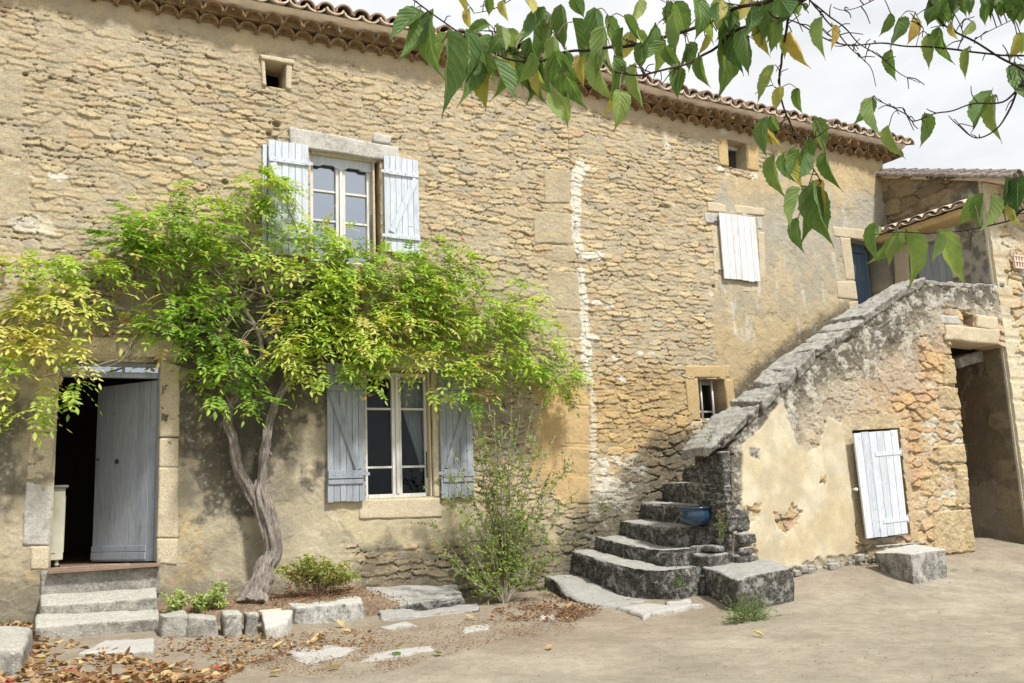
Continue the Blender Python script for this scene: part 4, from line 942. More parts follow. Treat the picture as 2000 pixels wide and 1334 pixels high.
# hatch door ajar
hh=sp([(1664,846),(1750,840),(1771,1042),(1689,1051)])
a=np.array(hh)
HC=[W(1664,846,YS-.15),W(1750,840,YS-.075),W(1771,1042,YS-.075),W(1690,1052,YS-.15)]
def hp(s,t,n):  # s across 0..1 from free edge to hinge, t up
    return (HC[3]*(1-s)+HC[2]*s)*(1-t)+(HC[0]*(1-s)+HC[1]*s)*t+np.array([0,-n,0.])
mb=MB();n=6
for i in range(n):
    s0,s1=i/n+.004,(i+1)/n-.004;t1=1+random.uniform(-.004,.004);t0=random.uniform(-.004,.004)
    mb.hexa([hp(s0,t0,.028),hp(s1,t0,.028),hp(s1,t0,0),hp(s0,t0,0),hp(s0,t1,.028),hp(s1,t1,.028),hp(s1,t1,0),hp(s0,t1,0)],random.random())
hdo=mb.build('hatch_door',M['hatch'],stair,bevel=.002)
for t in (.12,.76):
    mb=MB();mb.hexa([hp(.42,t,.036),hp(1.03,t,.036),hp(1.03,t,.03),hp(.42,t,.03),hp(.42,t+.042,.036),hp(1.03,t+.042,.036),hp(1.03,t+.042,.03),hp(.42,t+.042,.03)],.8)
    mb.tube([hp(1.03,t-.015,.02),hp(1.03,t+.06,.02)],.017,k=8);mb.build('strap_hinge',M['hatch'],hdo,bevel=.002)
mb=MB();p=W(1668,956,YS-.08);mb.tube([p+[0,.06,0],p,p+[.0,-.035,.0],p+[.02,-.05,-.005]],[.014,.014,.028,.018],k=10);mb.build('door_stop',M['iron_white'],stair,smooth=True)
# ============================================================ ANNEX
annex=thing('annex_house','tall stone annex with a sloping tiled verge, standing at the head of the stairs','house',(15,-1,0))
AD=uvx([(1778,478),(1858,462),(1864,548),(1780,620)],XA)
def annex_side(u,z):
    n1=NO(u,z,2.3,261,5);n2=NO(u,z,9,262,5);n3=NO(u,z,30,263,3)
    h,r,st,r2,cv=rubble(u,z,.42,.22,.06,41)
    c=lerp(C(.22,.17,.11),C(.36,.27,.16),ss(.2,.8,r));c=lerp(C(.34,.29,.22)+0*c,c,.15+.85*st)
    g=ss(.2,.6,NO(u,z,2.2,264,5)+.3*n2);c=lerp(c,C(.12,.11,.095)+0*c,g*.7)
    # grey render on the front third and round the door
    pr=np.maximum(ss(-.04,.04,(u-1.34+.08*n1))*ss(6.4,6.2,z+.2*n1),ss(5.95,5.85,z+.05*n1)*ss(3.6,3.8,z)); pr=np.maximum(pr,0)
    h=h*(1-pr)+(.03+.006*n1+.004*n2)*pr
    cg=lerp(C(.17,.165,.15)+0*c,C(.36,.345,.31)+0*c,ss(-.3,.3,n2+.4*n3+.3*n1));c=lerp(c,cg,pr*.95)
    # lower plaster inside the passage, its colours darkened to paint in the shade
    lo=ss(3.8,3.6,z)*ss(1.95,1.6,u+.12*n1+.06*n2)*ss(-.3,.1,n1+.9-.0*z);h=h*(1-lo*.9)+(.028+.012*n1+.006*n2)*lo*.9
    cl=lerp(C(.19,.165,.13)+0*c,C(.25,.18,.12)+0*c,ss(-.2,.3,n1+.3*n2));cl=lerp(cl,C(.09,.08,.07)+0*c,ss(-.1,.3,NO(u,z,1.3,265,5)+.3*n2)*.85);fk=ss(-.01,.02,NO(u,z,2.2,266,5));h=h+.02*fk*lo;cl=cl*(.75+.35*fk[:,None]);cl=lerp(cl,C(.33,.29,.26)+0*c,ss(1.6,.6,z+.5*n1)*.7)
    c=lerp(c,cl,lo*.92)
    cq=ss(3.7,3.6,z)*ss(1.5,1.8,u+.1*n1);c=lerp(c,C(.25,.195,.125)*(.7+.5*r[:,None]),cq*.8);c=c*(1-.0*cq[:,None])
    e=ss(.03,.0,1.98-u);c=lerp(c,C(.66,.61,.50)+0*c,e)  # sunlit front corner painted as a pale edge
    return h,np.clip(c,.02,.85)
vz=lambda y: np.interp(-y,[0,2.55],[XP(1726,340,XA)[2],XP(1975,350,XA)[2]])
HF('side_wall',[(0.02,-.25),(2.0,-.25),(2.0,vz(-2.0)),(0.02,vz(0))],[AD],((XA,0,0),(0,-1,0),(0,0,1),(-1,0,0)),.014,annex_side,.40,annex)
def annex_front(x,z):
    n1=NO(x,z,2.3,361,5);n2=NO(x,z,9,362,5);n3=NO(x,z,30,363,3)
    h,r,st,r2,cv=rubble(x,z,.38,.2,.07,51)
    c=lerp(C(.56,.44,.27),C(.64,.53,.35),ss(.2,.8,r));c=lerp(C(.72,.66,.55)+0*c,c,.2+.8*st)
    q=ss(-.02,.02,(XA+.32+.08*np.sign(np.sin(z*9)))-x+.03*n2);h=h*(1-q)+(.05+.008*n2-.012*ss(.9,1.,np.abs(np.sin(z*9+.4))))*q;c=lerp(c,C(.70,.64,.50)*(1+.08*n1[:,None]),q*.8)
    c=lerp(c,C(.58,.38,.24)+0*c,ss(.3,.6,NO(x,z,1.4,364)+.2*n2)*.5)
    c=lerp(c,C(.42,.36,.27)+0*c,ss(.2,.7,n1+.4*n2)*.4)
    return h,np.clip(c,.02,.85)
AW=uvp([(1990,538),(2060,560),(2066,640),(1996,622)],YS)
HF('front_wall',[(XA,-.25),(18.,-.25),(18.,6.35),(XA,vz(-2.0)-.1)],[AW],((0,YS,0),(1,0,0),(0,0,1),(0,-1,0)),.016,annex_front,.4,annex)
mb=MB();a_=np.array(AW);mb.box(a_[0][0]-.02,a_[0][0]+1.,YS+.12,YS+.16,a_[2][1]-.3,a_[0][1]+.1);mb.build('pane',M['glass'],annex)
mb=MB();mb.box(a_[0][0],a_[0][0]+.05,YS+.06,YS+.12,a_[2][1]-.3,a_[0][1]);mb.box(a_[0][0]+.05,a_[0][0]+1.,YS+.06,YS+.12,a_[0][1]-.1,a_[0][1]);mb.box(a_[0][0],a_[0][0]+1.,YS+.07,YS+.11,W(1998,600,YS)[2]-.015,W(1998,600,YS)[2]+.015);mb.build('window_frame',M['whitep'],annex,bevel=.004)
wslab('lintel',[(1984,520),(2040,530),(2040,552),(1988,540)],'white_stone',.07,.3,annex,320,Y=YS)
# blue door in the side wall with pale frame stones
ad=np.array(AD);y0,y1=-ad[0][0],-ad[1][0];zt=ad[0][1]
mb=MB();n=6;w=(y0-y1)/n
for i in range(n): mb.box(XA+.14,XA+.17,y1+i*w+.003,y1+(i+1)*w-.003,3.92,zt,random.random())
mb.build('blue_door',M['bluelow'],annex,bevel=.003)
for i,(pt,m) in enumerate([([(1768,462),(1868,438),(1869,460),(1770,484)],'white_stone'),([(1858,462),(1876,458),(1880,540),(1864,544)],'cream'),([(1748,480),(1776,476),(1780,560),(1752,566)],'cream'),([(1752,568),(1781,562),(1784,640),(1756,640)],'cream')]):
    q=[XP(aa,bb,XA) for aa,bb in pt];f=np.array([-.055,0,0]);k=np.array([.1,0,0]);TL,TR,BR,BL=q
    rock('door_surround',[BL+f,BR+f,BR+k,BL+k,TL+f,TR+f,TR+k,TL+k],M[m],annex,res=.03,bev=.012,amp=.008,seed=330+i)
# porch roof over the doors
mb=MB();yb,ya=-2.0,-.05;rnd=random.Random(9);y=ya;k=9
zf=XP(1790,428,13.6)[2]-.02
while y>-1.75:
    th_=np.linspace(0,pi,k)
    for up,ph,X0 in ((False,0,13.58),(True,.14,13.62)):
        V=[]
        for X,dz in ((X0,0.),(XA+.02,.16)):
            for q in (0,.014):
                for t in th_: V.append((X,y-ph+cos(t)*(.13-q),zf+dz+(.07-q)*sin(t)*(1 if up else -1)+(.03 if up else .04)))
        Q=[]
        for j in range(k-1): Q+=[[j,2*k+j,2*k+j+1,j+1],[k+j,k+j+1,3*k+j+1,3*k+j],[j,j+1,k+j+1,k+j]]
        mb.add(V,Q=Q,tone=rnd.random())
    y-=.28
mb.build('porch_tiles',M['tilelight'],annex)
rock('porch_bedding',[(13.72,-1.85,zf-.13),(13.72,-.04,zf-.13),(XA+.01,-.04,zf-.16),(XA+.01,-1.85,zf-.16),(13.68,-1.85,zf-.02),(13.68,-.04,zf-.02),(XA+.01,-.04,zf+.12),(XA+.01,-1.85,zf+.12)][0:8],M['ochre'],annex,res=.04,bev=.03,amp=.03,seed=340)
# annex roof: overlapping barrel tiles running down towards the front
mb=MB();rnd=random.Random(12)
za,zb=vz(0)+.03,vz(-2.55)+.03;Lr=math.hypot(2.55,za-zb);row=0
X=XA-.10
while X<18.:
    nt_=11
    for q in range(nt_):
        t0,t1=q/nt_,(q+1)/nt_+.04;r0,r1=.088,.105
        V=[]
        for t,r in ((t0,r0),(t1,r1)):
            yy=.05-2.62*t;zz=za+(zb-za)*t+(0.022 if t==t0 else .04)-(.10 if row==0 else 0)*0
            for qq in (0,.014):
                for a0 in np.linspace(0,pi,9): V.append((X+cos(a0)*(r-qq),yy,zz+sin(a0)*(r-qq)+(-.075 if row==0 else 0)))
        Q=[];k=9
        for j in range(k-1): Q+=[[j,j+1,2*k+j+1,2*k+j],[k+j,3*k+j,3*k+j+1,k+j+1],[2*k+j,2*k+j+1,3*k+j+1,3*k+j]]
        mb.add(V,Q=Q,tone=rnd.random())
    X+=.12 if row==0 else .215;row+=1
mb.build('roof_tiles',m_tile('annex_tile',(.24,.18,.155),(.36,.31,.28),(.13,.12,.115)) ,annex)
mb=MB();V=[(XA-.05,.1,za-.06),(18,.1,za-.06),(18,-2.5,zb-.07),(XA-.05,-2.5,zb-.07),(XA-.05,.1,za+.01),(18,.1,za+.01),(18,-2.5,zb+.01),(XA-.05,-2.5,zb+.01)];mb.hexa([np.array(v) for v in [V[3],V[2],V[1],V[0],V[7],V[6],V[5],V[4]]]);mb.build('roof_bed',M['cove'],annex)
# brick ornament hanging by a wire
p0=W(1989,512,YS-.1);orn=thing('wall_plaque','small pierced pink brick plaque hanging from a wire beside the annex window','plaque',p0)
mb=MB()
for i in range(5): mb.box(p0[0]-.13+i*.075,p0[0]-.085+i*.075,p0[1]-.02,p0[1]+.02,p0[2]-.12,p0[2]+.10)
for z_ in (-.12,-.01,.09): mb.box(p0[0]-.14,p0[0]+.25,p0[1]-.028,p0[1]-.012,p0[2]+z_,p0[2]+z_+.03)
mb.build('grille',m_plain('pink_brick',(.60,.48,.39),.9,.2,20),orn,bevel=.004)
mb=MB();mb.tube(spline([p0+[-.13,0,.05],p0+[-.20,0,.1],p0+[-.17,0,.20],p0+[-.04,0,.21],p0+[0,0,.1]],5),.005,k=5);mb.build('wire',M['iron'],orn)
# ============================================================ LOOSE STONES
def gz(p): return float(ground(p[0],p[1]))
def gblock(name,label,cat,corners_px,h,mat,seed,group=None,sink=.06,off=0.,**k):
    """block: 4 ground pixels (front-left, front-right, back-right, back-left) and a height (scalar or 4)"""
    P=[GR(a,b,off) for a,b in corners_px];h=[h]*4 if not hasattr(h,'__len__') else h
    bot=[p-np.array([0,0,sink]) for p in P];top=[p+np.array([0,0,q]) for p,q in zip(P,h)]
    c=sum(P)/4
    o=rock(name,bot+top,M[mat],None,loc=c,seed=seed,**k);return tag(o,label,cat,group)
def pblock(name,label,cat,top4,Ys,zb,mat,seed,group=None,**k):
    """block from top corners given as pixels with their y planes (fl,fr,br,bl)"""
    T=[W(a,b,y) for (a,b),y in zip(top4,Ys)];B=[np.array([t[0],t[1],zb]) for t in T]
    o=rock(name,B+T,M[mat],None,loc=sum(B)/4,seed=seed,**k);return tag(o,label,cat,group)
pblock('stone_step','upper grey stone doorstep slab under the open front door','step',[(77,1184),(307,1166),(307,1147),(79,1160)],[-.45,-.45,-.04,-.04],.22,'doorstep',401,res=.02,bev=.025,amp=.016,big=.01)
pblock('stone_step','lower grey stone doorstep slab resting on the leaf-strewn ground','step',[(67,1224),(312,1207),(311,1188),(72,1200)],[-.85,-.80,-.40,-.42],.02,'doorstep',402,res=.02,bev=.03,amp=.02,big=.015)
tag(rock('paving_slab',[*(GR(a,b)-np.array([0,0,.05]) for a,b in ((148,1286),(300,1280),(303,1254),(205,1258))),*(GR(a,b)+np.array([0,0,.045]) for a,b in ((148,1286),(300,1280),(303,1254),(205,1258)))],M['flag'],None,loc=GR(240,1270),res=.025,bev=.03,amp=.02,seed=403),'thin white slab sunk in the ground just below the two doorstep slabs','slab')
gblock('stone_block','rough mossy stone block cut off by the lower left corner of the photo','block',[(-70,1325),(45,1318),(66,1268),(-40,1275)],.22,'kerb',404,res=.025,bev=.06,amp=.03,big=.03)
# kerb of the planting bed
KB=[((313,1246),(366,1246),.2,'kerb','small dark grey kerb stone touching the lower doorstep slab'),((368,1246),(432,1246),.2,'kerb','squarish grey kerb stone, second from the doorstep slabs'),((434,1244),(478,1243),.2,'doorstep','cream kerb stone with a flat face in the middle of the bed edge'),((480,1242),(508,1241),.21,'doorstep','narrow cream kerb stone behind the pale tilted rock')]
for i,(a,b,h,m,l) in enumerate(KB):
    A,B=GR(*a),GR(*b);k=np.array([.0,.28,.0]);A[2]=gz(A);B[2]=gz(B)
    j=random.uniform(-.02,.05);B=B+np.array([-.01,random.uniform(-.03,.03),0])
    hv=np.array([0,0,h+j]);s=np.array([0,0,-.1]);g=np.array([.012,0,0])
    tag(rock('kerb_stone',[A+g+s,B-g+s,B-g+k+s,A+g+k+s,A+g+hv+[0,.02,0],B-g+hv+[0,.02,0],B-g+k+hv,A+g+k+hv],M[m],None,loc=(A+B)/2,res=.016,bev=.028,amp=.03,seed=410+i,big=.05),l,'kerb stone','stones edging the planting bed')
def rk(name,label,cat,pts,h,mat,seed,group=None,**k): return gblock(name,label,cat,pts,h,mat,seed,group,**k)
rk('rock','pale yellow-white rock tilted against the kerb of the planting bed','rock',[(515,1250),(560,1243),(572,1222),(508,1226)],[.12,.14,.16,.17],'white_stone',420,res=.02,bev=.02,amp=.02,big=.03)
def plankrock(name,label,c,sz,rot,mat,seed,cat='rock',group=None,**k):
    c=np.array(c,float);sx,sy,s_z=np.array(sz)/2;R=np.array([[cos(rot),-sin(rot),0],[sin(rot),cos(rot),0],[0,0,1]])
    P=[(-sx,-sy,-s_z),(sx,-sy,-s_z),(sx,sy,-s_z),(-sx,sy,-s_z),(-sx,-sy,s_z),(sx,-sy,s_z),(sx,sy,s_z),(-sx,sy,s_z)]
    o=rock(name,[c+R@np.array(p) for p in P],M[mat],None,loc=c-[0,0,s_z],seed=seed,**{**dict(res=.02,bev=.02,amp=.015,big=.02),**k});return tag(o,label,cat,group)
BEDZ=.31
p=W(525,1196,-.72);plankrock('rock','flat brown stone lying on top of the kerb above the pale tilted rock',(p[0],p[1],p[2]),(.26,.16,.06),.2,'cream',421)
p=W(535,1210,-.78);plankrock('rock','small ochre stone wedged between the pale tilted rock and the flat brown stone',(p[0],p[1],p[2]-.0),(.22,.14,.06),-.1,'cream',422)
A=W(573,1232,-.95);B=W(722,1222,-.95)
tag(rock('kerb_stone',[(A[0],-.95,A[2]-.1),(B[0],-.97,B[2]-.1),(B[0],-.6,B[2]-.1),(A[0],-.6,A[2]-.1),(A[0]+.03,-.90,W(575,1182,-.9)[2]),(B[0]-.02,-.9,W(724,1172,-.9)[2]),(B[0],-.6,W(724,1172,-.9)[2]),(A[0],-.6,W(575,1182,-.9)[2])],M['grey'],None,loc=((A[0]+B[0])/2,-.9,.1),res=.02,bev=.04,amp=.03,seed=415,big=.04),'long lichen-covered kerb stone, largest of the bed edge, right of the pale rock','kerb stone','stones edging the planting bed')
# side steps right of the bed
pblock('stone_step','topmost worn slab of the low steps below the lower window','step',[(738,1186),(905,1166),(893,1143),(708,1146)],[-.72,-.72,-.05,-.05],-.1,'step',430,'worn slabs below the lower window',res=.02,bev=.05,amp=.03,big=.035,strata=.012)
pblock('stone_step','bottom worn slab of the low steps below the lower window','step',[(748,1212),(938,1194),(935,1180),(738,1192)],[-1.15,-1.15,-.70,-.70],-.2,'step',431,'worn slabs below the lower window',res=.02,bev=.05,amp=.03,big=.035,strata=.012)
# flush slabs in the gravel
def flat(label,pts,mat,seed,h=.016):
    P=np.array([GR(a,b) for a,b in pts]);c=P.mean(0);n=len(P)
    fine=[]
    for i in range(n):
        a,b=P[i],P[(i+1)%n]
        for t in np.arange(8)/8: fine.append(a*(1-t)+b*t)
    Fp=np.array(fine);Fp+=np.stack([vn2(Fp[:,0]*7,Fp[:,1]*7,seed),vn2(Fp[:,0]*7,Fp[:,1]*7,seed+1),0*Fp[:,0]],1)*.05
    rings=[];V=[];Q=[];T=[];m=len(Fp)
    for s,dz in ((1.03,-.04),(1.,h*.3),(.95,h),(.7,h*1.1),(.4,h)):
        R=c+(Fp-c)*s;R[:,2]=ground(R[:,0],R[:,1])+dz+.5*vn2(R[:,0]*9,R[:,1]*9,seed+2)*.02*(s<1);V.append(R)
    V=np.vstack(V+[[c+[0,0,h]]]);
    for r in range(4):
        for j in range(m): Q.append([r*m+j,r*m+(j+1)%m,(r+1)*m+(j+1)%m,(r+1)*m+j])
    for j in range(m): T.append([4*m+j,4*m+(j+1)%m,5*m])
    o=mk('paving_slab',V,[np.array(Q),np.array(T)],M[mat],None,loc=c);return tag(o,label,'slab')
flat('wide white flagstone worn flush with the gravel, left of the two in front of the low steps',[(560,1272),(640,1262),(705,1268),(660,1284),(600,1298),(575,1288)],'flag',440)
flat('white flagstone tapering to the right, worn flush with the gravel before the low steps',[(715,1282),(760,1274),(850,1262),(835,1274),(770,1288),(705,1296)],'flag',441)
flat('small pale flagstone right of the flush flagstones near the low steps',[(898,1228),(950,1220),(955,1230),(905,1238)],'flag',442)
flat('narrow pale flagstone just under the bottom slab of the low steps',[(740,1226),(800,1218),(815,1224),(760,1232)],'flag',443)
flat('broad bleached flagstone at the foot of the stone staircase',[(1200,1192),(1262,1182),(1300,1186),(1376,1186),(1340,1196),(1285,1204),(1255,1212),(1238,1204)],'flag',444,.04)
flat('small flagstone wedged between the staircase foot and the big lichen block',[(1300,1180),(1345,1176),(1352,1184),(1310,1187)],'grey',445,.03)
flat('low pale flagstone among the dry leaves left of the staircase foot',[(1050,1205),(1082,1203),(1086,1211),(1056,1213)],'grey',446)
# the two mounting blocks
def cube4(fl,fr,bl,tfl,tfr,tbr,tbl,seed,mat,label,**k):
    A,B,D=GR(*fl),GR(*fr),GR(*bl);T=[W(*tfl,A[1]),W(*tfr,B[1])];E=B+(D-A)*.9
    T.append(W(*tbr,E[1]));T.append(W(*tbl,D[1]));BB=[A,B,E,D]
    BB=[q-np.array([0,0,.03]) for q in BB]
    return tag(rock('stone_block',BB+T,M[mat],None,loc=sum(BB)/4,res=.018,seed=seed,**k),label,'block')
cube4((1441,1196),(1548,1174),(1380,1158),(1441,1133),(1546,1104),(1478,1091),(1372,1107),450,'step','large square stone block with orange lichen at the foot of the staircase',bev=.03,amp=.03,big=.03)
cube4((1781,1141),(1852,1128),(1716,1112),(1781,1084),(1850,1073),(1792,1064),(1706,1077),451,'grey','smaller grey stone block standing below the hatch door',bev=.022,amp=.018,big=.02)
mb=MB();p0,p1=W(1712,1071,-2.3),W(1802,1064,-2.25);p0[2]+=.02;p1[2]+=.02;mb.tube([p0,(p0+p1)/2+[0,0,.004],p1],.016,k=8)
tag(mb.build('iron_bar',M['grey'],None,smooth=True,loc=p0),'grey iron bar lying on the smaller stone block','bar')
# footing rubble below the plaster
rr=random.Random(5);mb=MB()
for i in range(42):
    a=rr.uniform(1462,1720);b=np.interp(a,[1440,1560,1700,1730],[1120,1112,1085,1080])+rr.uniform(-2,9);q=W(a,b,YS-.03-rr.uniform(0,.10));s=rr.uniform(.02,.06)
    rock('x',[q+np.array(v)*s for v in ((-1.4,-1,-1),(1.3,-1,-1),(1.3,1,-1),(-1.3,1,-1),(-1,-1,.7),(1,-.9,.8),(1,1,.8),(-1,1,.7))],None,res=.02,bev=.02,amp=.01,seed=500+i,mb=mb)
o=mb.build('footing_rubble',M['kerb'],stair,smooth=True);o['kind']='stuff'
# ============================================================ GROUND
def axis(lo,hi,f0,f1,fine,grow=1.18):
    a=list(np.arange(f0,f1,fine));s=fine;x=f1
    while x<hi: a.append(x);s*=grow;x+=s
    a.append(hi);s=fine;x=f0;b=[]
    while x>lo: b.append(x);s*=grow;x-=s
    return np.array(sorted(set(b+[lo]+a)))
gx=axis(-120,120,-2.5,17,.035);gy=axis(-120,120,-8,-.0,.035)
X_,Y_=np.meshgrid(gx,gy,indexing='ij');x,y=X_.ravel(),Y_.ravel()
z=ground(x,y)
near=((x>-4)&(x<18)&(y>-10))
z=z+(.012*fb2(x*1.1,y*1.1,3,700)+.006*fb2(x*6,y*6,3,701)+.003*fb2(x*24,y*24,2,702))
deb=ss(-3.6,-2.0,y+.7*fb2(x*.8,y*.8,3,703)+np.interp(x,[-3,3,6,9,14],[.2,.6,.4,-.5,-.6]))
deb=np.clip(deb*.75+.08,0,1)
nx,ny=len(gx),len(gy);I=np.arange(nx*ny).reshape(nx,ny)
Q=np.stack([I[:-1,:-1].ravel(),I[1:,:-1].ravel(),I[1:,1:].ravel(),I[:-1,1:].ravel()],1)
o=mk('ground',np.stack([x,y,z],1),Q,M['ground'],None,tone=deb);tag(o,kind='structure')
# soil of the planting bed
x0,x1=W(313,1180,-.6)[0],W(735,1170,-.6)[0];xs=np.linspace(x0-.02,x1+.25,110);ys=np.linspace(-.78,.02,36);X_,Y_=np.meshgrid(xs,ys,indexing='ij');x,y=X_.ravel(),Y_.ravel()
z=.24+.09*(y+.78)/.8+.02*fb2(x*4,y*4,3,710)+.008*fb2(x*20,y*20,3,711)-.10*ss(x1-.1,x1+.25,x)-.3*ss(-.72,-.78,y)
I=np.arange(len(x)).reshape(len(xs),len(ys));Q=np.stack([I[:-1,:-1].ravel(),I[1:,:-1].ravel(),I[1:,1:].ravel(),I[:-1,1:].ravel()],1)
msoil=m_plain('bed_soil',(.20,.145,.10),.98,.5,30,.05,bs=.8)
tag(mk('soil',np.stack([x,y,z],1),Q,msoil,None),kind='structure')
def bedz(x,y): return .24+.09*(y+.78)/.8
# ============================================================ VEGETATION
def nrm(a): return a/(np.linalg.norm(a,axis=-1,keepdims=True)+1e-9)
class LB:
    """collects small folded leaves"""
    def __init__(s): s.V=[];s.F=[];s.t=[];s.n=0
    def add(s,P,D,S,L,Wd,tone,fold=.18,droop=.25):
        P=np.asarray(P,float);n=len(P);D=nrm(np.asarray(D,float));S=np.asarray(S,float);S=nrm(S-(S*D).sum(1,keepdims=True)*D);Nn=np.cross(D,S)
        L=np.broadcast_to(L,(n,))[:,None];Wd=np.broadcast_to(Wd,(n,))[:,None]
        g=np.array([0,0,-1.])
        mid=P+D*L*.42+g*L*droop*.15;tip=P+D*L+g*L*droop*.5
        l=P+D*L*.36+S*Wd*.5+Nn*Wd*fold+g*L*droop*.1;r=P+D*L*.36-S*Wd*.5+Nn*Wd*fold+g*L*droop*.1
        l2=P+D*L*.68+S*Wd*.36+Nn*Wd*fold*.8+g*L*droop*.25;r2=P+D*L*.68-S*Wd*.36+Nn*Wd*fold*.8+g*L*droop*.25
        V=np.stack([P,l,mid,r,l2,r2,tip],1).reshape(-1,3)
        b=(s.n+np.arange(n)*7)[:,None]
        F_=np.concatenate([b+np.array([[0,1,2]]),b+np.array([[0,2,3]]),b+np.array([[1,4,2]]),b+np.array([[2,5,3]]),b+np.array([[4,6,2]]),b+np.array([[2,6,5]])])
        s.V.append(V);s.F.append(F_);s.t.append(np.repeat(np.broadcast_to(tone,(n,)),7));s.n+=n*7
    def build(s,name,mat,parent=None,loc=None,label=None):
        return mk(name,np.concatenate(s.V),np.concatenate(s.F),mat,parent,smooth=False,tone=np.clip(np.concatenate(s.t),0,1),loc=loc,label=label)
def rdir(n,up=0.,spread=1.):
    v=rng.normal(size=(n,3))*spread;v[:,2]+=up;return nrm(v)
# ---------------------------------------------------------------- climbing vine
vine=thing('climbing_vine','old climbing vine with twisted trunk and wide yellow-green crown across the facade','vine',W(497,1172,-.42))
def pp(pts,Y):
    Y=np.interp(np.linspace(0,1,len(pts)),np.linspace(0,1,len(Y)),Y) if hasattr(Y,'__len__') else [Y]*len(pts)
    return np.array([W(a,b,y) for (a,b),y in zip(pts,Y)])
def limb(pts,Y,r,mat='bark',k=10,ridge=.12,nr=5,tw=6.,name='branch',mb=None,n=8):
    P=spline(pp(pts,Y),n);R=np.interp(np.linspace(0,1,len(P)),np.linspace(0,1,len(r)),r)
    P=P+np.stack([vn3(P*6,1),vn3(P*6,2),vn3(P*6,3)],1)*R[:,None]*.35
    if mb is None:
        m=MB();m.tube(P,R,k=k,ridge=ridge,nr=nr,tw=tw);return m.build(name,M[mat],vine,smooth=True)
    mb.tube(P,R,k=k,ridge=ridge,nr=nr,tw=tw)
mb=MB()
limb([(497,1185),(504,1150),(518,1112),(531,1078),(528,1040),(517,1000),(511,968),(512,940)],[-.44,-.34,-.26,-.2],[.17,.118,.098,.09,.098,.102,.082,.06],k=48,ridge=.30,nr=7,tw=5,mb=mb,n=14)
limb([(526,1080),(522,1040),(508,1000),(490,962),(472,925),(459,888),(452,850),(444,822),(449,795),(462,770)],[-.22,-.19,-.15],[.05,.055,.06,.06,.056,.052,.048,.045,.04,.04],k=30,ridge=.32,nr=5,tw=7,mb=mb,n=12)
limb([(520,1050),(514,1000),(509,968),(513,930),(514,895),(519,860),(524,825),(534,795),(549,768),(560,740)],[-.24,-.2,-.16],[.055,.055,.055,.05,.05,.045,.045,.045,.04,.038],k=30,ridge=.32,nr=5,tw=-6,mb=mb,n=12)
limb([(530,890),(524,880),(527,868),(523,850)],[-.2],[.02,.018,.015,.01],k=8,mb=mb)
mb.build('trunk',M['bark'],vine,smooth=True)
LM=[([(462,770),(455,740),(440,700),(430,660),(445,625),(470,590),(478,570)],[-.2,-.25],[.038,.032,.03,.028,.026,.03,.02]),
([(510,760),(508,720),(512,690),(505,650),(480,610),(470,585)],[-.2,-.3],[.034,.036,.034,.03,.026,.02]),
([(560,740),(575,715),(600,690),(650,670),(720,655),(790,650),(850,640)],[-.2,-.4],[.036,.034,.03,.028,.025,.02,.012]),
([(549,768),(570,740),(560,700),(530,670),(500,640),(470,620)],[-.2,-.3],[.03,.028,.025,.022,.02,.018]),
([(450,650),(400,640),(330,625),(270,618),(230,600),(180,585),(120,575),(60,595),(0,640),(-40,660)],[-.2,-.3],[.03,.028,.028,.03,.028,.026,.022,.02,.018,.012]),
([(300,620),(250,640),(200,630),(160,600),(120,560),(100,540)],[-.25,-.3],[.022,.02,.02,.018,.014,.01]),
([(290,640),(240,690),(230,660),(260,690),(200,710),(120,730),(60,740)],[-.3,-.4],[.016,.014,.012,.010,.008,.006,.004]),
([(470,585),(430,540),(410,500),(415,460),(455,410),(500,370),(530,345)],[-.2,-.35],[.022,.018,.016,.014,.012,.008,.005]),
([(478,570),(520,560),(560,555),(620,530),(680,500),(720,470)],[-.2,-.4],[.018,.014,.012,.01,.008,.004]),
([(300,560),(280,530),(240,505),(200,495),(150,490),(60,520)],[-.2,-.35],[.016,.014,.012,.01,.008,.004]),
([(340,620),(320,560),(290,500),(260,450),(230,430)],[-.2,-.3],[.016,.014,.012,.008,.004]),
([(400,600),(380,520),(350,450),(335,400)],[-.2,-.3],[.014,.012,.008,.004]),
([(850,640),(900,610),(940,560),(960,520)],[-.35,-.4],[.012,.01,.007,.004]),
([(850,640),(930,660),(1000,665),(1060,690),(1100,720)],[-.35,-.45],[.014,.012,.01,.007,.004]),
([(760,655),(820,590),(870,540),(900,500)],[-.35,-.45],[.014,.012,.008,.004]),
([(620,685),(650,730),(700,740),(740,770)],[-.3,-.4],[.014,.010,.007,.004]),
([(940,640),(980,600),(1040,575),(1060,570)],[-.35,-.4],[.010,.008,.006,.003]),
([(640,600),(600,640),(560,680),(520,700)],[-.25],[.012,.014,.014,.012])]
for pts,Y,r in LM: limb(pts,Y,r,k=9,ridge=.10,nr=3)
mb=MB()
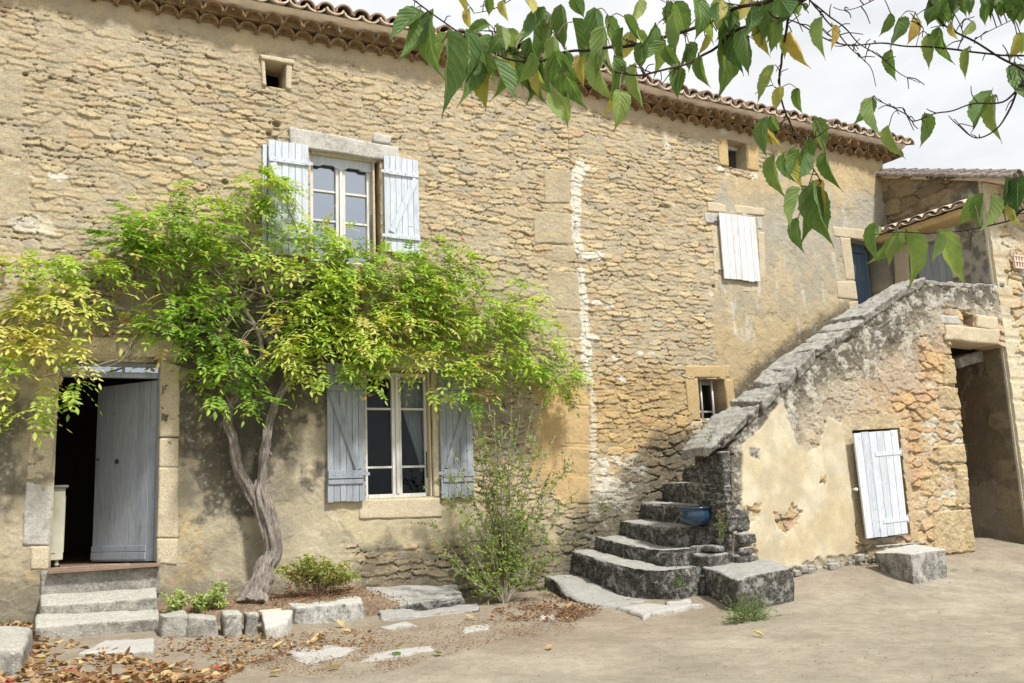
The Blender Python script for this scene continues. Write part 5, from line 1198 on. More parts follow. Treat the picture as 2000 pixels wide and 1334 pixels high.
for pts,Y in [([(255,515),(300,540),(330,580),(345,600)],-.35),([(470,470),(500,500),(520,560),(540,600),(550,640)],-.4),([(330,500),(328,540),(330,560)],-.35),([(385,745),(430,715),(520,610)],-.3),([(545,620),(560,600),(600,640),(610,680)],-.45),([(500,640),(540,660),(560,690),(590,720)],-.4),([(130,600),(120,640),(110,680)],-.35),([(230,620),(260,650),(240,700),(200,720)],-.38),([(0,590),(50,580),(100,600),(120,575)],-.3),([(440,640),(470,600),(500,560),(480,520)],-.35),([(520,640),(480,650),(460,700)],-.3),([(150,560),(200,600),(215,640)],-.35),([(430,750),(450,790),(458,800)],-.3),([(470,560),(560,590),(580,585),(500,600)],-.35),([(1100,740),(1130,745)],-.35),([(0,700),(40,640),(100,620)],-.42),([(20,760),(60,700),(90,640)],-.42),([(330,400),(333,385),(330,378)],-.3),([(870,470),(910,520)],-.4),([(620,450),(640,425),(655,400)],-.4),([(700,500),(715,460),(708,430)],-.4)]:
    P=spline(pp(pts,Y),6);mb.tube(P,np.linspace(.007,.0035,len(P)),k=5,tone=random.random())
mb.build('dry_shoots',m_bark('dry_shoot_bark',(.30,.24,.17),(.58,.50,.38)),vine,smooth=True)['kind']='stuff'
lb=LB();stems=MB()
# crown masses: centre px, radii px, number of compound leaves, tone mean, depth
BL=[(40,535,50,26,26,.45),(105,515,70,26,50,.40),(170,520,60,26,45,.45),(60,575,70,26,30,.62),(125,590,100,36,70,.66),(215,560,70,30,40,.62),(50,640,60,50,50,.72),(20,700,50,70,60,.68),(95,660,50,60,40,.78),(55,760,45,60,50,.52),(130,690,50,50,36,.80),(10,640,40,40,25,.75),(135,740,25,40,16,.55),(240,640,40,25,14,.6),
(235,455,50,30,50,.25),(300,440,70,45,95,.28),(260,490,60,38,60,.28),(345,470,60,50,80,.35),(375,420,55,35,50,.38),(345,400,35,25,22,.28),(430,450,50,45,50,.42),(430,395,25,20,14,.42),(500,370,55,32,75,.46),(540,390,38,34,45,.44),(505,340,25,22,20,.42),(480,420,40,25,16,.45),(420,510,70,40,70,.42),(490,480,50,35,45,.42),(345,530,60,35,45,.4),(370,590,75,42,70,.36),(330,640,55,45,55,.30),(410,640,70,55,85,.28),(345,680,45,30,30,.3),(390,700,50,40,38,.28),(450,720,50,45,60,.22),(430,760,30,35,24,.2),(480,775,34,22,30,.16),(520,790,22,12,12,.15),(540,730,30,30,14,.3),(470,640,35,40,20,.35),
(590,455,45,30,40,.50),(570,505,60,35,55,.5),(640,480,60,35,60,.48),(655,445,22,30,12,.42),(700,500,60,30,60,.42),(620,540,80,40,100,.48),(700,545,80,40,110,.45),(560,570,50,45,50,.52),(780,520,70,35,90,.36),(850,500,60,32,75,.36),(900,520,45,28,40,.42),(830,555,80,40,120,.38),(760,585,80,45,130,.46),(680,610,80,45,130,.48),(610,620,60,45,80,.50),(580,680,45,50,60,.52),(640,680,70,40,100,.46),(560,650,40,30,25,.85),(550,705,22,30,14,.9),(730,660,80,45,130,.58),(810,640,80,45,130,.55),(890,590,70,40,100,.45),(880,650,70,40,100,.5),(950,610,60,40,80,.45),(1010,590,50,25,45,.55),(1045,620,45,28,36,.48),(960,670,80,40,110,.4),(1040,680,60,38,75,.42),(1085,715,38,35,50,.28),(1095,750,28,22,20,.22),(1060,730,30,28,22,.3),(780,700,80,35,90,.64),(860,710,70,35,70,.62),(940,720,50,30,45,.45),(700,710,40,30,30,.5),(745,740,25,40,24,.3),(870,755,40,26,36,.55),(915,765,30,24,26,.25),(960,750,30,25,20,.3),(640,725,40,22,24,.35),(1000,720,50,30,30,.4),(720,620,60,30,30,.85),(800,600,50,30,20,.8),(990,560,60,14,18,.55)]
for bx,by,rx,ry,nl,tn in BL:
    nl=int(nl*.80);ncl=max(3,nl//7);ca=rng.uniform(0,2*pi,ncl);cr=np.sqrt(rng.uniform(0,1,ncl));cdp=rng.uniform(size=ncl);ct=rng.normal(size=ncl)*.10
    ci=rng.integers(0,ncl,nl);xx=np.cos(ca[ci])*cr[ci]+rng.normal(size=nl)*.22;yy_=np.sin(ca[ci])*cr[ci]+rng.normal(size=nl)*.24
    a=np.arctan2(yy_,xx);rr_=np.hypot(xx,yy_)
    for q in range(nl):
        X=bx+cos(a[q])*rr_[q]*rx;Yp=by+sin(a[q])*rr_[q]*ry
        dep=-.10-.62*np.clip(cdp[ci[q]]+rng.normal()*.12,0,1)*(1-.4*min(1,rr_[q])**2)
        p=W(X,Yp,dep)
        out=np.array([cos(a[q])*.6+rng.normal()*.55,-.55+rng.normal()*.35,rng.normal()*.35+.15*(-sin(a[q]))])
        d=out/np.linalg.norm(out);Lr=rng.uniform(.16,.28);npair=rng.integers(3,5)
        t=np.linspace(.22,1,npair+1);droop=rng.uniform(.35,1.)
        ts=np.concatenate([t,[1.0]])
        R=p+d*(t[:,None]*Lr)+np.array([0,0,-1])*(t[:,None]**2)*Lr*droop*.6
        tan=nrm(d+np.array([0,0,-1])*(t[:,None])*droop*1.2)
        s=np.cross(d,[0,0,1.]);s/=np.linalg.norm(s)+1e-6
        tone=min(.82,max(0,tn+.05+ct[ci[q]]+rng.normal()*.09)) if rng.uniform()>.035 else .93
        tl=np.clip(tone+rng.normal(size=len(t))*.04,0,1)
        Ll=rng.uniform(.060,.092)
        stems.add(np.array([p,R[-1],(p+R[-1])/2+[0,0,.02+.0]]) ,T=[[0,1,2]],tone=.5) if False else None
        lb.add(R[:-1],nrm(tan[:-1]*.45+s*.9),tan[:-1],Ll,Ll*.46,tl[:-1]);lb.add(R[:-1],nrm(tan[:-1]*.45-s*.9),tan[:-1],Ll,Ll*.46,tl[:-1]);lb.add(R[-1:],tan[-1:],s[None],Ll*1.15,Ll*.5,tl[-1:])
# red-brown withered bunches
for bx,by in [(175,640),(178,660),(208,650),(167,730),(95,700),(245,625),(720,560),(555,690)]:
    n=16;P=np.array([W(bx+rng.normal()*6,by+rng.normal()*12,-.4) for _ in range(n)]);lb.add(P,rdir(n,-1.5),rdir(n),.035,.02,.98)
lb.build('foliage',M['vine'],vine)
lf=LB()
for bx,by in [(330,377),(338,382),(905,470),(600,508),(950,585),(1058,573)]:
    for _ in range(2): lf.add(W(bx+rng.normal()*3,by,-.36)[None],rdir(1,.2),rdir(1),.06,.03,.3)
lf.build('red_blossoms',M['redflower'],vine)
# ---------------------------------------------------------------- tall shrub
def shrub(name,label,base,stems_,nleaf,Lm,mat,barkm,leafL=(.028,.045),spread=.09,tone=.45,cat='shrub',rad=.012,twigs=5,up=-.4):
    t=thing(name,label,cat,base)
    m=MB();l=LB()
    for P,r in stems_:
        S=spline(P,8);m.tube(S,np.linspace(r,r*.25,len(S)),k=6)
        n=len(S)
        for q in range(twigs):
            i=rng.integers(int(n*.25),n-1);d=nrm((S[i]-S[i-1])+rng.normal(size=3)*.05*0+rdir(1,.3)[0]*np.linalg.norm(S[i]-S[i-1])*1.1);Lt=rng.uniform(.15,.42)
            T=np.array([S[i],S[i]+d*Lt*.5,S[i]+d*Lt+[0,0,-.03]]);T=spline(T,4);m.tube(T,np.linspace(r*.3,.0012,len(T)),k=4,cap=False)
            k=rng.integers(8,18);ii=rng.uniform(0,len(T)-1.01,k);a=ii.astype(int);P_=T[a]*(1-(ii-a))[:,None]+T[a+1]*(ii-a)[:,None]
            l.add(P_,rdir(k,up),rdir(k),rng.uniform(*leafL,k),rng.uniform(.38,.5,k)*leafL[1]*.85,np.clip(tone+rng.normal(size=k)*.2,0,1))
        k=nleaf;ii=rng.uniform(n*.3,n-1.01,k);a=ii.astype(int);P_=S[a]*(1-(ii-a))[:,None]+S[a+1]*(ii-a)[:,None]+rng.normal(size=(k,3))*.02
        l.add(P_,rdir(k,up),rdir(k),rng.uniform(*leafL,k),rng.uniform(.38,.5,k)*leafL[1]*.85,np.clip(tone+rng.normal(size=k)*.2,0,1))
    m.build('stems',M[barkm],t,smooth=True);l.build('foliage',M[mat],t);return t
b0=GR(985,1178);st=[]
YB=b0[1]
ends=[(880,880),(838,1010),(905,930),(930,840),(965,800),(1000,790),(1040,800),(1085,850),(1115,900),(1125,960),(1060,780),(950,870),(1000,850),(1030,900),(860,960),(900,1060),(850,1055),(1090,1000),(920,800),(1070,930),(980,830),(1095,880),(870,905),(1015,810),(940,940),(890,1000),(955,790),(1045,850),(1108,1035),(1075,975)]
for i,(ex,ey) in enumerate(ends):
    e=W(ex,ey,YB+rng.uniform(-.35,.25));f=.42+.1*rng.normal();mid=b0+(e-b0)*np.array([f*.75,f,f*1.0])+[rng.normal()*.03,rng.normal()*.04,.12]
    if ey>990: mid=b0+(e-b0)*np.array([.45,.5,.35])
    st.append((np.array([b0+[rng.normal()*.012,rng.normal()*.012,-.03],b0+(mid-b0)*.4+[0,0,.04],mid,e]),.013))
shrub('shrub','tall thin-leaved shrub with pale stems growing from the ground right of the lower window',b0,st,70,0,'shrub','shrub_bark',twigs=15,leafL=(.038,.058),tone=.62)
# ---------------------------------------------------------------- low plants
def bush(name,label,cx,cy,rx,ry,Y,n,mat='shrub',leafL=(.03,.05),wr_=.45,tone=.45,cat='bush',red=0,h0=None,stem='twig',nst=14):
    base=W(cx,cy+ry,Y);t=thing(name,label,cat,base);m=MB();l=LB()
    for i in range(nst):
        a=rng.uniform(0,2*pi);r=math.sqrt(rng.uniform());e=W(cx+cos(a)*rx*r,cy-abs(sin(a))*ry*r*.9+ry*.1,Y+rng.uniform(-.15,.15));S=spline(np.array([base+[rng.normal()*.03,rng.normal()*.02,0],(base*.5+e*.5)+[0,0,.03],e]),5)
        m.tube(S,np.linspace(.005,.002,len(S)),k=4,tone=.3)
        k=n//nst;ii=rng.uniform(len(S)*(.45 if red else .1),len(S)-1.01,k);aa=ii.astype(int);P_=S[aa]*(1-(ii-aa))[:,None]+S[aa+1]*(ii-aa)[:,None]+rng.normal(size=(k,3))*.022
        l.add(P_,rdir(k,.4),rdir(k),rng.uniform(*leafL,k),rng.uniform(*leafL,k)*wr_,np.clip(tone+rng.normal(size=k)*.2,0,1),droop=.35)
    m.build('stems',M[stem],t);l.build('foliage',M[mat],t)
    if red:
        l=LB();k=red;P_=np.array([W(cx+rng.uniform(-.75,.75)*rx,cy+rng.uniform(0,.95)*ry,Y+rng.uniform(-.2,.05)) for _ in range(k)]);l.add(P_,rdir(k,.8),rdir(k),.05,.012,np.clip(.1+rng.normal(size=k)*.12,0,1));l.build('withered_leaves',M['litter'],t)
    return t
bush('bush','rounded green bush with rust-brown dead leaves beneath, right of the vine trunk',622,1118,82,50,-.42,2100,tone=.86,red=620,nst=40,leafL=(.042,.07))
for i,(x_,y_,rx,ry,l) in enumerate([(340,1172,28,34,'pale yellow-green fleshy plant touching the doorstep slabs'),(392,1178,26,24,'low pale fleshy plant in the middle of the three beside the doorsteps'),(428,1160,22,32,'pale fleshy plant with a pink flower head, nearest the vine trunk')]):
    t=bush('sedum_plant',l,x_,y_,rx,ry,-.62,330,'sedum',(.04,.06),.6,.5,'plant',nst=11)
    if i!=1:
        f=LB();p=W(x_+(-5 if i==0 else 6),y_-ry-3,-.62);f.add(p+rng.normal(size=(26,3))*.012,rdir(26,1),rdir(26),.012,.010,.6);f.build('flower_head',M['flower'],t)
def tuft(label,cx,cy,rx,ry,Yv,n,mat='weed',tone=.4,L=(.03,.05),wd=.35,cat='weed',name='weed'):
    base=W(cx,cy+ry,Yv);t=tag_o=None;l=LB()
    P=np.array([W(cx+rng.normal()*rx*.5,cy+ry-abs(rng.normal())*ry*.8,Yv+rng.normal()*.03) for _ in range(n)])
    D=nrm((P-base)*1.5+rdir(n,.5)*.12);l.add(P,D,rdir(n),rng.uniform(*L,n),rng.uniform(*L,n)*wd,np.clip(tone+rng.normal(size=n)*.2,0,1))
    o=l.build(name,M[mat],None,loc=base);return tag(o,label,cat)
tuft('grey-green grassy tuft growing against the front of the big lichen block',1462,1190,40,24,GR(1460,1214)[1],1100,tone=.5,L=(.04,.085),wd=.12,cat='grass tuft',name='grass_tuft')
tuft('leafy green weed growing between the plaster wall and the smaller block',1690,1110,18,20,YS-.2,160,L=(.02,.035),wd=.5)
tuft('small green weed sprouting under the lower end of the coping',1386,850,9,14,-1.95,90,L=(.02,.035),wd=.4)
tuft('small green weed on the upper visible step of the staircase',1358,902,12,10,-.9,90,L=(.02,.035),wd=.4)
tuft('dark green weed in the wall left of the staircase',1176,983,12,14,-.1,120,L=(.02,.035),wd=.4,tone=.2)
tuft('tiny weed at the wall foot below the dark green one',1133,1042,7,8,-.12,50,L=(.015,.03),wd=.4,tone=.25)
tuft('bright green weed under the rounded end of the second step',1324,1132,12,15,-1.98,110,L=(.02,.035),wd=.6,tone=.3)
tuft('sparse weed with yellow flowers on the fourth step of the staircase',1215,1030,12,10,-.25,50,L=(.015,.03),wd=.3,tone=.8)
tuft('small ground weed right of the smaller stone block',1862,1112,10,6,GR(1862,1116)[1],50,L=(.015,.03),wd=.4)
tuft('lone small ground weed farthest right on the gravel',1910,1112,14,5,GR(1910,1118)[1],50,L=(.015,.03),wd=.4)
t=bush('geranium_plant','straggly green plant with a pink flower hanging beside the blue pot',1408,1022,26,34,-2.12,150,'weed',(.025,.045),.5,.35,'plant',nst=8)
f=LB();p=W(1406,999,-2.15);f.add(p+rng.normal(size=(14,3))*.008,rdir(14,.5),rdir(14),.02,.018,.2);f.build('flower_head',M['flower'],t)
# ---------------------------------------------------------------- blue pot
pc=W(1359,1020,-1.58);zb=.885
sc_=(W(1387,1005,-1.58)[0]-W(1332,1005,-1.58)[0])/2*.93
prof=[(.62,0),(.74,.03),(.90,.12),(.96,.22),(.92,.32),(.86,.37),(.97,.40),(1.,.425),(.97,.45),(.86,.44),(.82,.38),(.84,.3)]
n=40;V=[];Q=[]
hs=.52*sc_/.19*.62/.45*.45
for r,z_ in prof:
    for j in range(n): a=j/n*2*pi;V.append((pc[0]+cos(a)*r*sc_,pc[1]+sin(a)*r*sc_,zb+z_*sc_*2.4))
for i in range(len(prof)-1):
    for j in range(n): Q.append([i*n+j,i*n+(j+1)%n,(i+1)*n+(j+1)%n,(i+1)*n+j])
T=[]
V+=[(pc[0],pc[1],zb),(pc[0],pc[1],zb+.33*sc_*2.4)];k0=len(prof)*n
for j in range(n): T.append([k0,(j+1)%n,j]);T.append([k0+1,(len(prof)-1)*n+j,(len(prof)-1)*n+(j+1)%n])
tag(mk('flower_pot',V,[np.array(Q),np.array(T)],M['pot'],None,loc=(pc[0],pc[1],zb)),'dark blue glazed round pot standing on a step of the stone staircase','pot')
# ---------------------------------------------------------------- leaf litter
def scatter(n,fn_px,L,wd,tone,mat='litter',curl=.5,clump=True):
    l=LB();P=[]
    while len(P)<n:
        a,b=fn_px();p=GR(a,b)
        if clump and vn2(np.array([p[0]*3.1]),np.array([p[1]*3.1]),77)[0]+.5*vn2(np.array([p[0]*9.]),np.array([p[1]*9.]),78)[0]<rng.uniform(-.9,.5): continue
        if p[1]<.0: P.append(p+[0,0,.012+rng.uniform(0,.02)])
    P=np.array(P);d=rdir(len(P),.05);d[:,2]*=.16;s=rdir(len(P));s[:,2]*=.35
    l.add(P,d,s,rng.uniform(*L,len(P)),rng.uniform(*wd,len(P)),np.clip(tone[0]+rng.normal(size=len(P))*tone[1],0,1),fold=curl,droop=-.2);return l
def poly_px(poly):
    P=np.array(poly,float);lo,hi=P.min(0),P.max(0)
    def f():
        while True:
            q=rng.uniform(lo,hi)
            if sdf(q[:1],q[1:],poly)[0]>0: return q
    return f
l1=scatter(1150,poly_px([(-120,1240),(70,1215),(80,1250),(160,1262),(300,1300),(470,1300),(470,1320),(380,1345),(-120,1370)]),(.05,.13),(.03,.075),(.56,.2),curl=.32)
tag(l1.build('fallen_leaves',M['litter']),'drift of dry yellow and brown leaves in the lower left corner','leaves','dry leaves on the ground',kind='stuff')
lx=scatter(420,poly_px([(-60,1205),(70,1212),(72,1240),(-60,1262)]),(.03,.07),(.015,.045),(.45,.2))
tag(lx.build('fallen_leaves',M['litter']),'dry leaves gathered against the wall left of the doorstep slabs','leaves','dry leaves on the ground',kind='stuff')
lx=scatter(500,poly_px([(320,1250),(720,1232),(740,1262),(470,1300),(310,1290)]),(.02,.07),(.010,.04),(.5,.22))
tag(lx.build('fallen_leaves',M['litter']),'thin scatter of dry leaves along the foot of the planting bed kerb','leaves','dry leaves on the ground',kind='stuff')
l2=scatter(5200,poly_px([(470,1300),(560,1240),(760,1235),(960,1200),(1080,1160),(1160,1200),(1110,1240),(960,1260),(700,1330),(560,1320)]),(.007,.034),(.004,.013),(.30,.22),curl=.3)
P2=poly_px([(960,1195),(1060,1160),(1180,1195),(1120,1215),(990,1215)])
l3=scatter(900,P2,(.025,.06),(.012,.035),(.30,.16),curl=.3)
l4=scatter(2600,poly_px([(300,1262),(700,1232),(1100,1240),(1500,1200),(1600,1130),(2000,1090),(2010,1334),(300,1334)]),(.006,.034),(.002,.007),(.35,.2),curl=.2)
tag(l2.build('leaf_litter',M['litter']),'small red-brown leaf crumbs strewn before the low steps','leaves','dry leaves on the ground',kind='stuff')
tag(l3.build('leaf_litter',M['litter']),'dry brown leaves heaped at the foot of the tall shrub','leaves','dry leaves on the ground',kind='stuff')
tag(l4.build('twig_litter',M['litter']),'fine dark crumbs scattered over the gravel','litter','dry leaves on the ground',kind='stuff')
l=LB();n=900;x_=rng.uniform(1.3,4.0,n);y_=rng.uniform(-.75,-.05,n);l.add(np.stack([x_,y_,bedz(x_,y_)+.02-.10*ss(3.5,4.0,x_)],1),rdir(n,.1),rdir(n),rng.uniform(.015,.045,n),rng.uniform(.008,.025,n),np.clip(.35+rng.normal(size=n)*.2,0,1),fold=.4)
tag(l.build('leaf_litter',M['litter']),'dry leaves lying on the soil of the planting bed','leaves','dry leaves on the ground',kind='stuff')
# single big leaves one can tell apart
def leafmesh(L,Wd,fold,curl,serr=.04,nu=14,nv=7,twist=0.):
    """leaf in local frame: base at 0, runs along +x, blade in y, normal z"""
    V=[];uv=[]
    for i in range(nu+1):
        t=i/nu
        w=(math.sin(pi*min(1,t**.62))**.85)*(1-.25*t) if t<1 else 0
        if t<.12: w=max(w,.42*math.sqrt(t/.12)+.0)
        w*= (1-ss(.62,.97,np.array([t]))[0]*.72)
        for j in range(-nv,nv+1):
            s=j/nv;e=w*(1+serr*(1 if (i%2) else -1)*(abs(s)>.99))
            y=s*e*Wd/2;ang=fold*abs(s)
            x=t*L-(.07*L*(abs(s)**1.5) if t<.2 else 0)
            z=abs(y)*math.sin(fold)+ .012*L*math.cos(t*22-abs(s)*6)*abs(s);y*=math.cos(fold)
            a=curl*t;V.append((x*math.cos(a*.5),y,z-math.sin(a*.5)*x));uv.append((s*.9,t))
    Q=[];m=2*nv+1
    for i in range(nu):
        for j in range(2*nv): Q.append([i*m+j,(i+1)*m+j,(i+1)*m+j+1,i*m+j+1])
    return np.array(V),np.array(Q),np.array(uv)
def place(V,o,d,nrm_):
    d=d/np.linalg.norm(d);s=np.cross(nrm_,d);s/=np.linalg.norm(s)+1e-9;n=np.cross(d,s)
    return o+V[:,0:1]*d+V[:,1:2]*s+V[:,2:3]*n
for i,(a,b,tn,lab) in enumerate([(1070,1271,.62,'lone tan leaf on the bare gravel in front of the staircase'),(1490,1245,.9,'lone small orange-yellow leaf on the gravel below the big lichen block'),(1432,1214,.88,'yellow leaf lying beside the grass tuft at the big block'),(855,1280,.35,'green-yellow leaf on the gravel right of the white flagstones'),(780,1285,.3,'small green leaf on the tapering white flagstone'),(545,1232,.85,'yellow leaf by the pale tilted rock'),(685,1238,.86,'curled yellow leaf in front of the long lichen kerb stone'),(670,1226,.8,'yellow leaf against the long lichen kerb stone'),(618,1246,.85,'wide yellow leaf on the crumbs below the long kerb stone'),(612,1257,.82,'yellow leaf left of the wide flagstone, below another'),(535,1268,.84,'pale yellow leaf between the bed edge and the flagstones'),(775,1268,.9,'golden leaf on the white tapering flagstone'),(960,1210,.97,'orange leaf at the right end of the low steps'),(925,1212,.8,'yellow-green leaf under the bottom slab of the low steps'),(1110,1190,.7,'tan leaf in the leaves near the staircase foot'),(530,1320,.88,'yellow leaf alone at the bottom edge of the photo'),(660,1308,.93,'orange leaf on the gravel below the wide flagstone')]):
    p=GR(a,b);V,Q,uv=leafmesh(.13,.085,rng.uniform(.3,.8),rng.uniform(-.8,-.2));d=rdir(1)[0];d[2]=.1;V=place(V,p+[0,0,.015],d,np.array([rng.normal()*.3,rng.normal()*.3,1.]))
    V[:,2]=np.maximum(V[:,2],ground(V[:,0],V[:,1])+.006)
    c=np.clip(tn,0,1);tag(mk('fallen_leaf',V,Q,M['litter'] if tn>.5 else M['mulb'],None,loc=p,tone=np.full(len(V),c),uv=uv),lab,'leaf','single leaves on the ground')
# ---------------------------------------------------------------- overhanging mulberry
tree=thing('mulberry_tree','mulberry tree outside the frame whose leafy branches hang across the upper right','tree',(4.6,-11.2,-.14))
def dep(x,y): return 2.15+.35*vn2(np.array([x/260.]),np.array([y/200.]),800)[0]+.25*max(0,(x-1200)/800)
def tp(x,y): return DP(x,y,dep(x,y))
BR=[([(1560,-30),(1500,2),(1430,18),(1370,50),(1300,73),(1240,85),(1180,95),(1110,100),(1060,118),(1035,120),(990,112),(940,90),(900,68),(850,32),(815,3),(800,-8)],8,2.2),
([(1600,-20),(1545,20),(1500,45),(1440,60),(1400,92),(1370,112),(1330,128),(1290,138),(1245,146),(1205,140),(1180,118)],7,2.5),
([(1560,0),(1541,30),(1532,90),(1524,150),(1528,190),(1545,240),(1560,275),(1590,330),(1603,355)],5.5,2.2),
([(1560,-20),(1585,5),(1620,48),(1650,80),(1680,115),(1700,135),(1709,168)],3.2,1.3),([(1585,5),(1650,55),(1690,95),(1730,120),(1760,145),(1797,163)],2.8,1.2),
([(1541,38),(1600,70),(1640,85),(1690,88),(1760,87),(1850,95),(1940,105),(2030,112)],2.2,4),
([(1815,0),(1830,32),(1855,55),(1900,78),(1950,110),(1985,130),(2040,160)],2.5,5),
([(2050,140),(2000,168),(1960,200),(1900,203),(1860,215),(1830,220),(1785,235),(1770,222),(1735,205),(1712,195)],4,1.5),
([(2040,150),(2000,160),(1975,210),(1945,252),(1905,270),(1870,245),(1853,225)],4.5,1.5),
([(2060,380),(1998,410),(1975,430),(1900,448),(1820,455),(1750,452),(1705,458)],3.5,1.5),
([(1720,-8),(1680,12),(1650,18),(1628,12)],2.2,1.2),([(1010,-10),(990,5),(960,20),(925,26)],2.2,1.3),([(1035,122),(1005,98),(985,82),(970,66),(955,58)],2.2,1.2),
([(1035,112),(1010,105),(975,85),(960,60)],2,1.2),([(1105,97),(1085,70),(1068,45)],2,1.2),([(1235,83),(1210,70),(1192,48),(1190,30)],1.8,1.),([(1304,0),(1300,35),(1312,70)],1.6,1.),([(1520,75),(1480,80),(1440,50)],2,1.2),
([(1603,355),(1590,365),(1580,378)],1.8,1.2),([(1565,285),(1590,270),(1605,262)],1.6,1.),([(1545,245),(1525,240),(1500,262)],1.6,1.),([(1400,60),(1380,30),(1370,5)],2,1.2),([(1640,85),(1610,60),(1590,38)],1.6,1.2),([(1870,95),(1880,60),(1860,20),(1835,0)],2,1.4),([(1900,78),(1930,60),(1990,30)],2,1.4),([(1790,88),(1798,50),(1790,25)],1.4,1.),([(1530,170),(1515,172),(1508,160)],1.4,.9)]
WB=[]
for i,(pts,r0,r1) in enumerate(BR):
    D=[dep(x,y) for x,y in pts]
    P=spline(np.array([DP(x,y,d_) for (x,y),d_ in zip(pts,D)]),6);P+=np.stack([vn3(P*14,5),vn3(P*14,6),vn3(P*14,7)],1)*.004
    dm=np.mean(D);R=np.linspace(r0,r1,len(P))*.5*dm/F*1.05
    R=R*(1+.12*vn3(P*30,8));m=MB();m.tube(P,R,k=8);WB.append(P)
    LL_=len(P)
    for q in range(int(LL_*.28)):   # knobbly spurs
        k=rng.integers(2,LL_-2);v=rdir(1,.1)[0];l_s=rng.uniform(.012,.06);A_=P[k];v=v-(v@FW)*FW*.6
        m.tube(spline([A_,A_+v*l_s*.5+[0,0,.004],A_+v*l_s+rng.normal(size=3)*.006],3),np.linspace(.0016,.0010,7),k=5)
    m.build('branch',M['mulb_bark'],tree,smooth=True)
# trunk and limbs outside the frame
m=MB();tb=np.array([4.6,-11.2,-.2]);th=np.array([4.3,-11.1,2.6]);m.tube(spline([tb,tb+[0,.03,.9],th*.6+tb*.4+[.05,0,.3],th]),[.24,.2,.18,.17]*6+[.16],k=20,ridge=.1,nr=7,tw=1)if False else None
S=spline([tb,tb*.6+th*.4+[.04,.03,0],th],8);m.tube(S,np.linspace(.24,.15,len(S)),k=20,ridge=.08,nr=7,tw=1);m.build('trunk',M['mulb_bark'],tree,smooth=True)
m=MB()
for i in (0,1,2,3,5,6,7,8,9,10,11):
    s=WB[i][0] if i not in (5,6,) else WB[i][-1]
    mid=(s+th)/2;up=CAM+ (mid-CAM)*1.0;mid=mid+[0.3,-.4,.45 if i not in (7,8,9) else .1]
    SP=spline([th,mid,s],8);m.tube(SP,np.linspace(.05,.006,len(SP)),k=8)
m.build('limbs',M['mulb_bark'],tree,smooth=True)
MV=[];MQ=[];MU=[];MT=[];nb=0;pet=MB()
def mleaf(bx,by,tx,ty,w,tone,face=None):
    global nb
    d0=dep(bx,by)+rng.normal()*.05;b=DP(bx,by,d0);e=DP(tx,ty,d0+rng.uniform(-.03,.03));v=e-b;L=np.linalg.norm(v)*1.04
    Wd=max(w*d0/F*.97,.22*L)
    L*=1.06;real=max(L*.66,Wd*1.02);turn=math.acos(min(1,Wd/real))*random.choice((-1,1))*.8
    V,Q,uv=leafmesh(L,real,rng.uniform(.25,.95),rng.uniform(.1,.8)*random.choice((-1,1,1)),serr=.035,nu=18,nv=6)
    toC=CAM-(b+e)/2;toC/=np.linalg.norm(toC);dd=v/np.linalg.norm(v);s=np.cross(dd,toC)
    nn_=toC*cos(turn)+s*sin(turn)
    V=place(V,b,v,nn_*random.choice((1,1,-1)))
    V+=np.stack([vn3(V*25,1),vn3(V*25,2),vn3(V*25,3)],1)*.003
    MV.append(V);MQ.append(Q+nb);MU.append(uv);MT.append(np.full(len(V),np.clip(tone+rng.normal()*.04,0,1)));nb+=len(V)
    # petiole to the nearest branch point
    best=None
    for Bp in WB:
        q=Bp-CAM;dq=q@FW;X=1000+F*(q@RR)/dq;Yq=667-F*(q@UU)/dq;k=np.argmin((X-bx)**2+(Yq-by)**2);dd_=(X[k]-bx)**2+(Yq[k]-by)**2
        if best is None or dd_<best[0]: best=(dd_,Bp[k])
    if best[0]<70**2:
        a=best[1];mid=(a+b)/2+[0,0,.012];SP=spline([a,mid,b],4);pet.tube(SP,.0013,k=4,tone=.5,cap=False)
A=lambda X,Y:(700+X/3.077,Y/3.077)
B_=lambda X,Y:(1300+X/2.857,Y/2.857)
C_=lambda X,Y:(1350+X/3.077,300+Y/3.077)
g,l_,y_=.30,.55,.86
LA=[(360,75,200,240,120,g),(365,80,270,350,80,g),(430,90,400,430,75,g),(530,210,450,420,80,l_),(532,215,535,670,75,g),(650,245,705,650,150,g),(770,340,825,660,105,.76),(870,280,885,590,110,.4),(770,145,650,215,95,g),(800,230,700,340,100,g),(1005,195,950,290,50,l_),(1040,60,1095,410,90,.2),(1085,60,1030,300,90,.22),(1150,120,1130,290,100,l_),(1220,45,1280,290,110,g),(1290,130,1350,400,110,g),(1430,60,1500,370,100,.2),(1190,330,1340,640,140,g),(1110,350,1200,580,95,g),(1030,360,1000,530,60,g),(1040,380,1120,550,70,l_),(1150,560,1190,750,95,l_),(1250,555,1270,750,95,l_),(1340,340,1340,515,110,y_),(1440,330,1455,610,85,l_),(1570,550,1570,765,130,l_),(1520,550,1500,700,50,.8),(1600,105,1680,260,110,g),(1640,200,1545,370,130,.84),(1670,390,1685,640,75,l_),(1700,265,1715,420,100,g),(1790,160,1740,290,60,g),(1690,0,1660,150,75,.65),(1880,30,1955,230,120,g),(1930,400,1900,560,110,g),(1850,290,1930,420,110,g),(1970,270,1960,400,70,g),(780,-20,790,100,90,g),(1300,-20,1345,100,110,.2),(870,5,880,125,55,.8),(600,-10,660,85,60,.85),(660,60,655,175,60,.84),(1035,-10,1030,95,70,.82),(310,120,300,360,70,.4),(960,370,930,420,50,l_),(1380,310,1410,450,80,g),(1880,10,1840,110,90,g),(1540,390,1560,500,25,.93),(850,230,790,320,90,.25),(1490,110,1530,330,60,.3)]
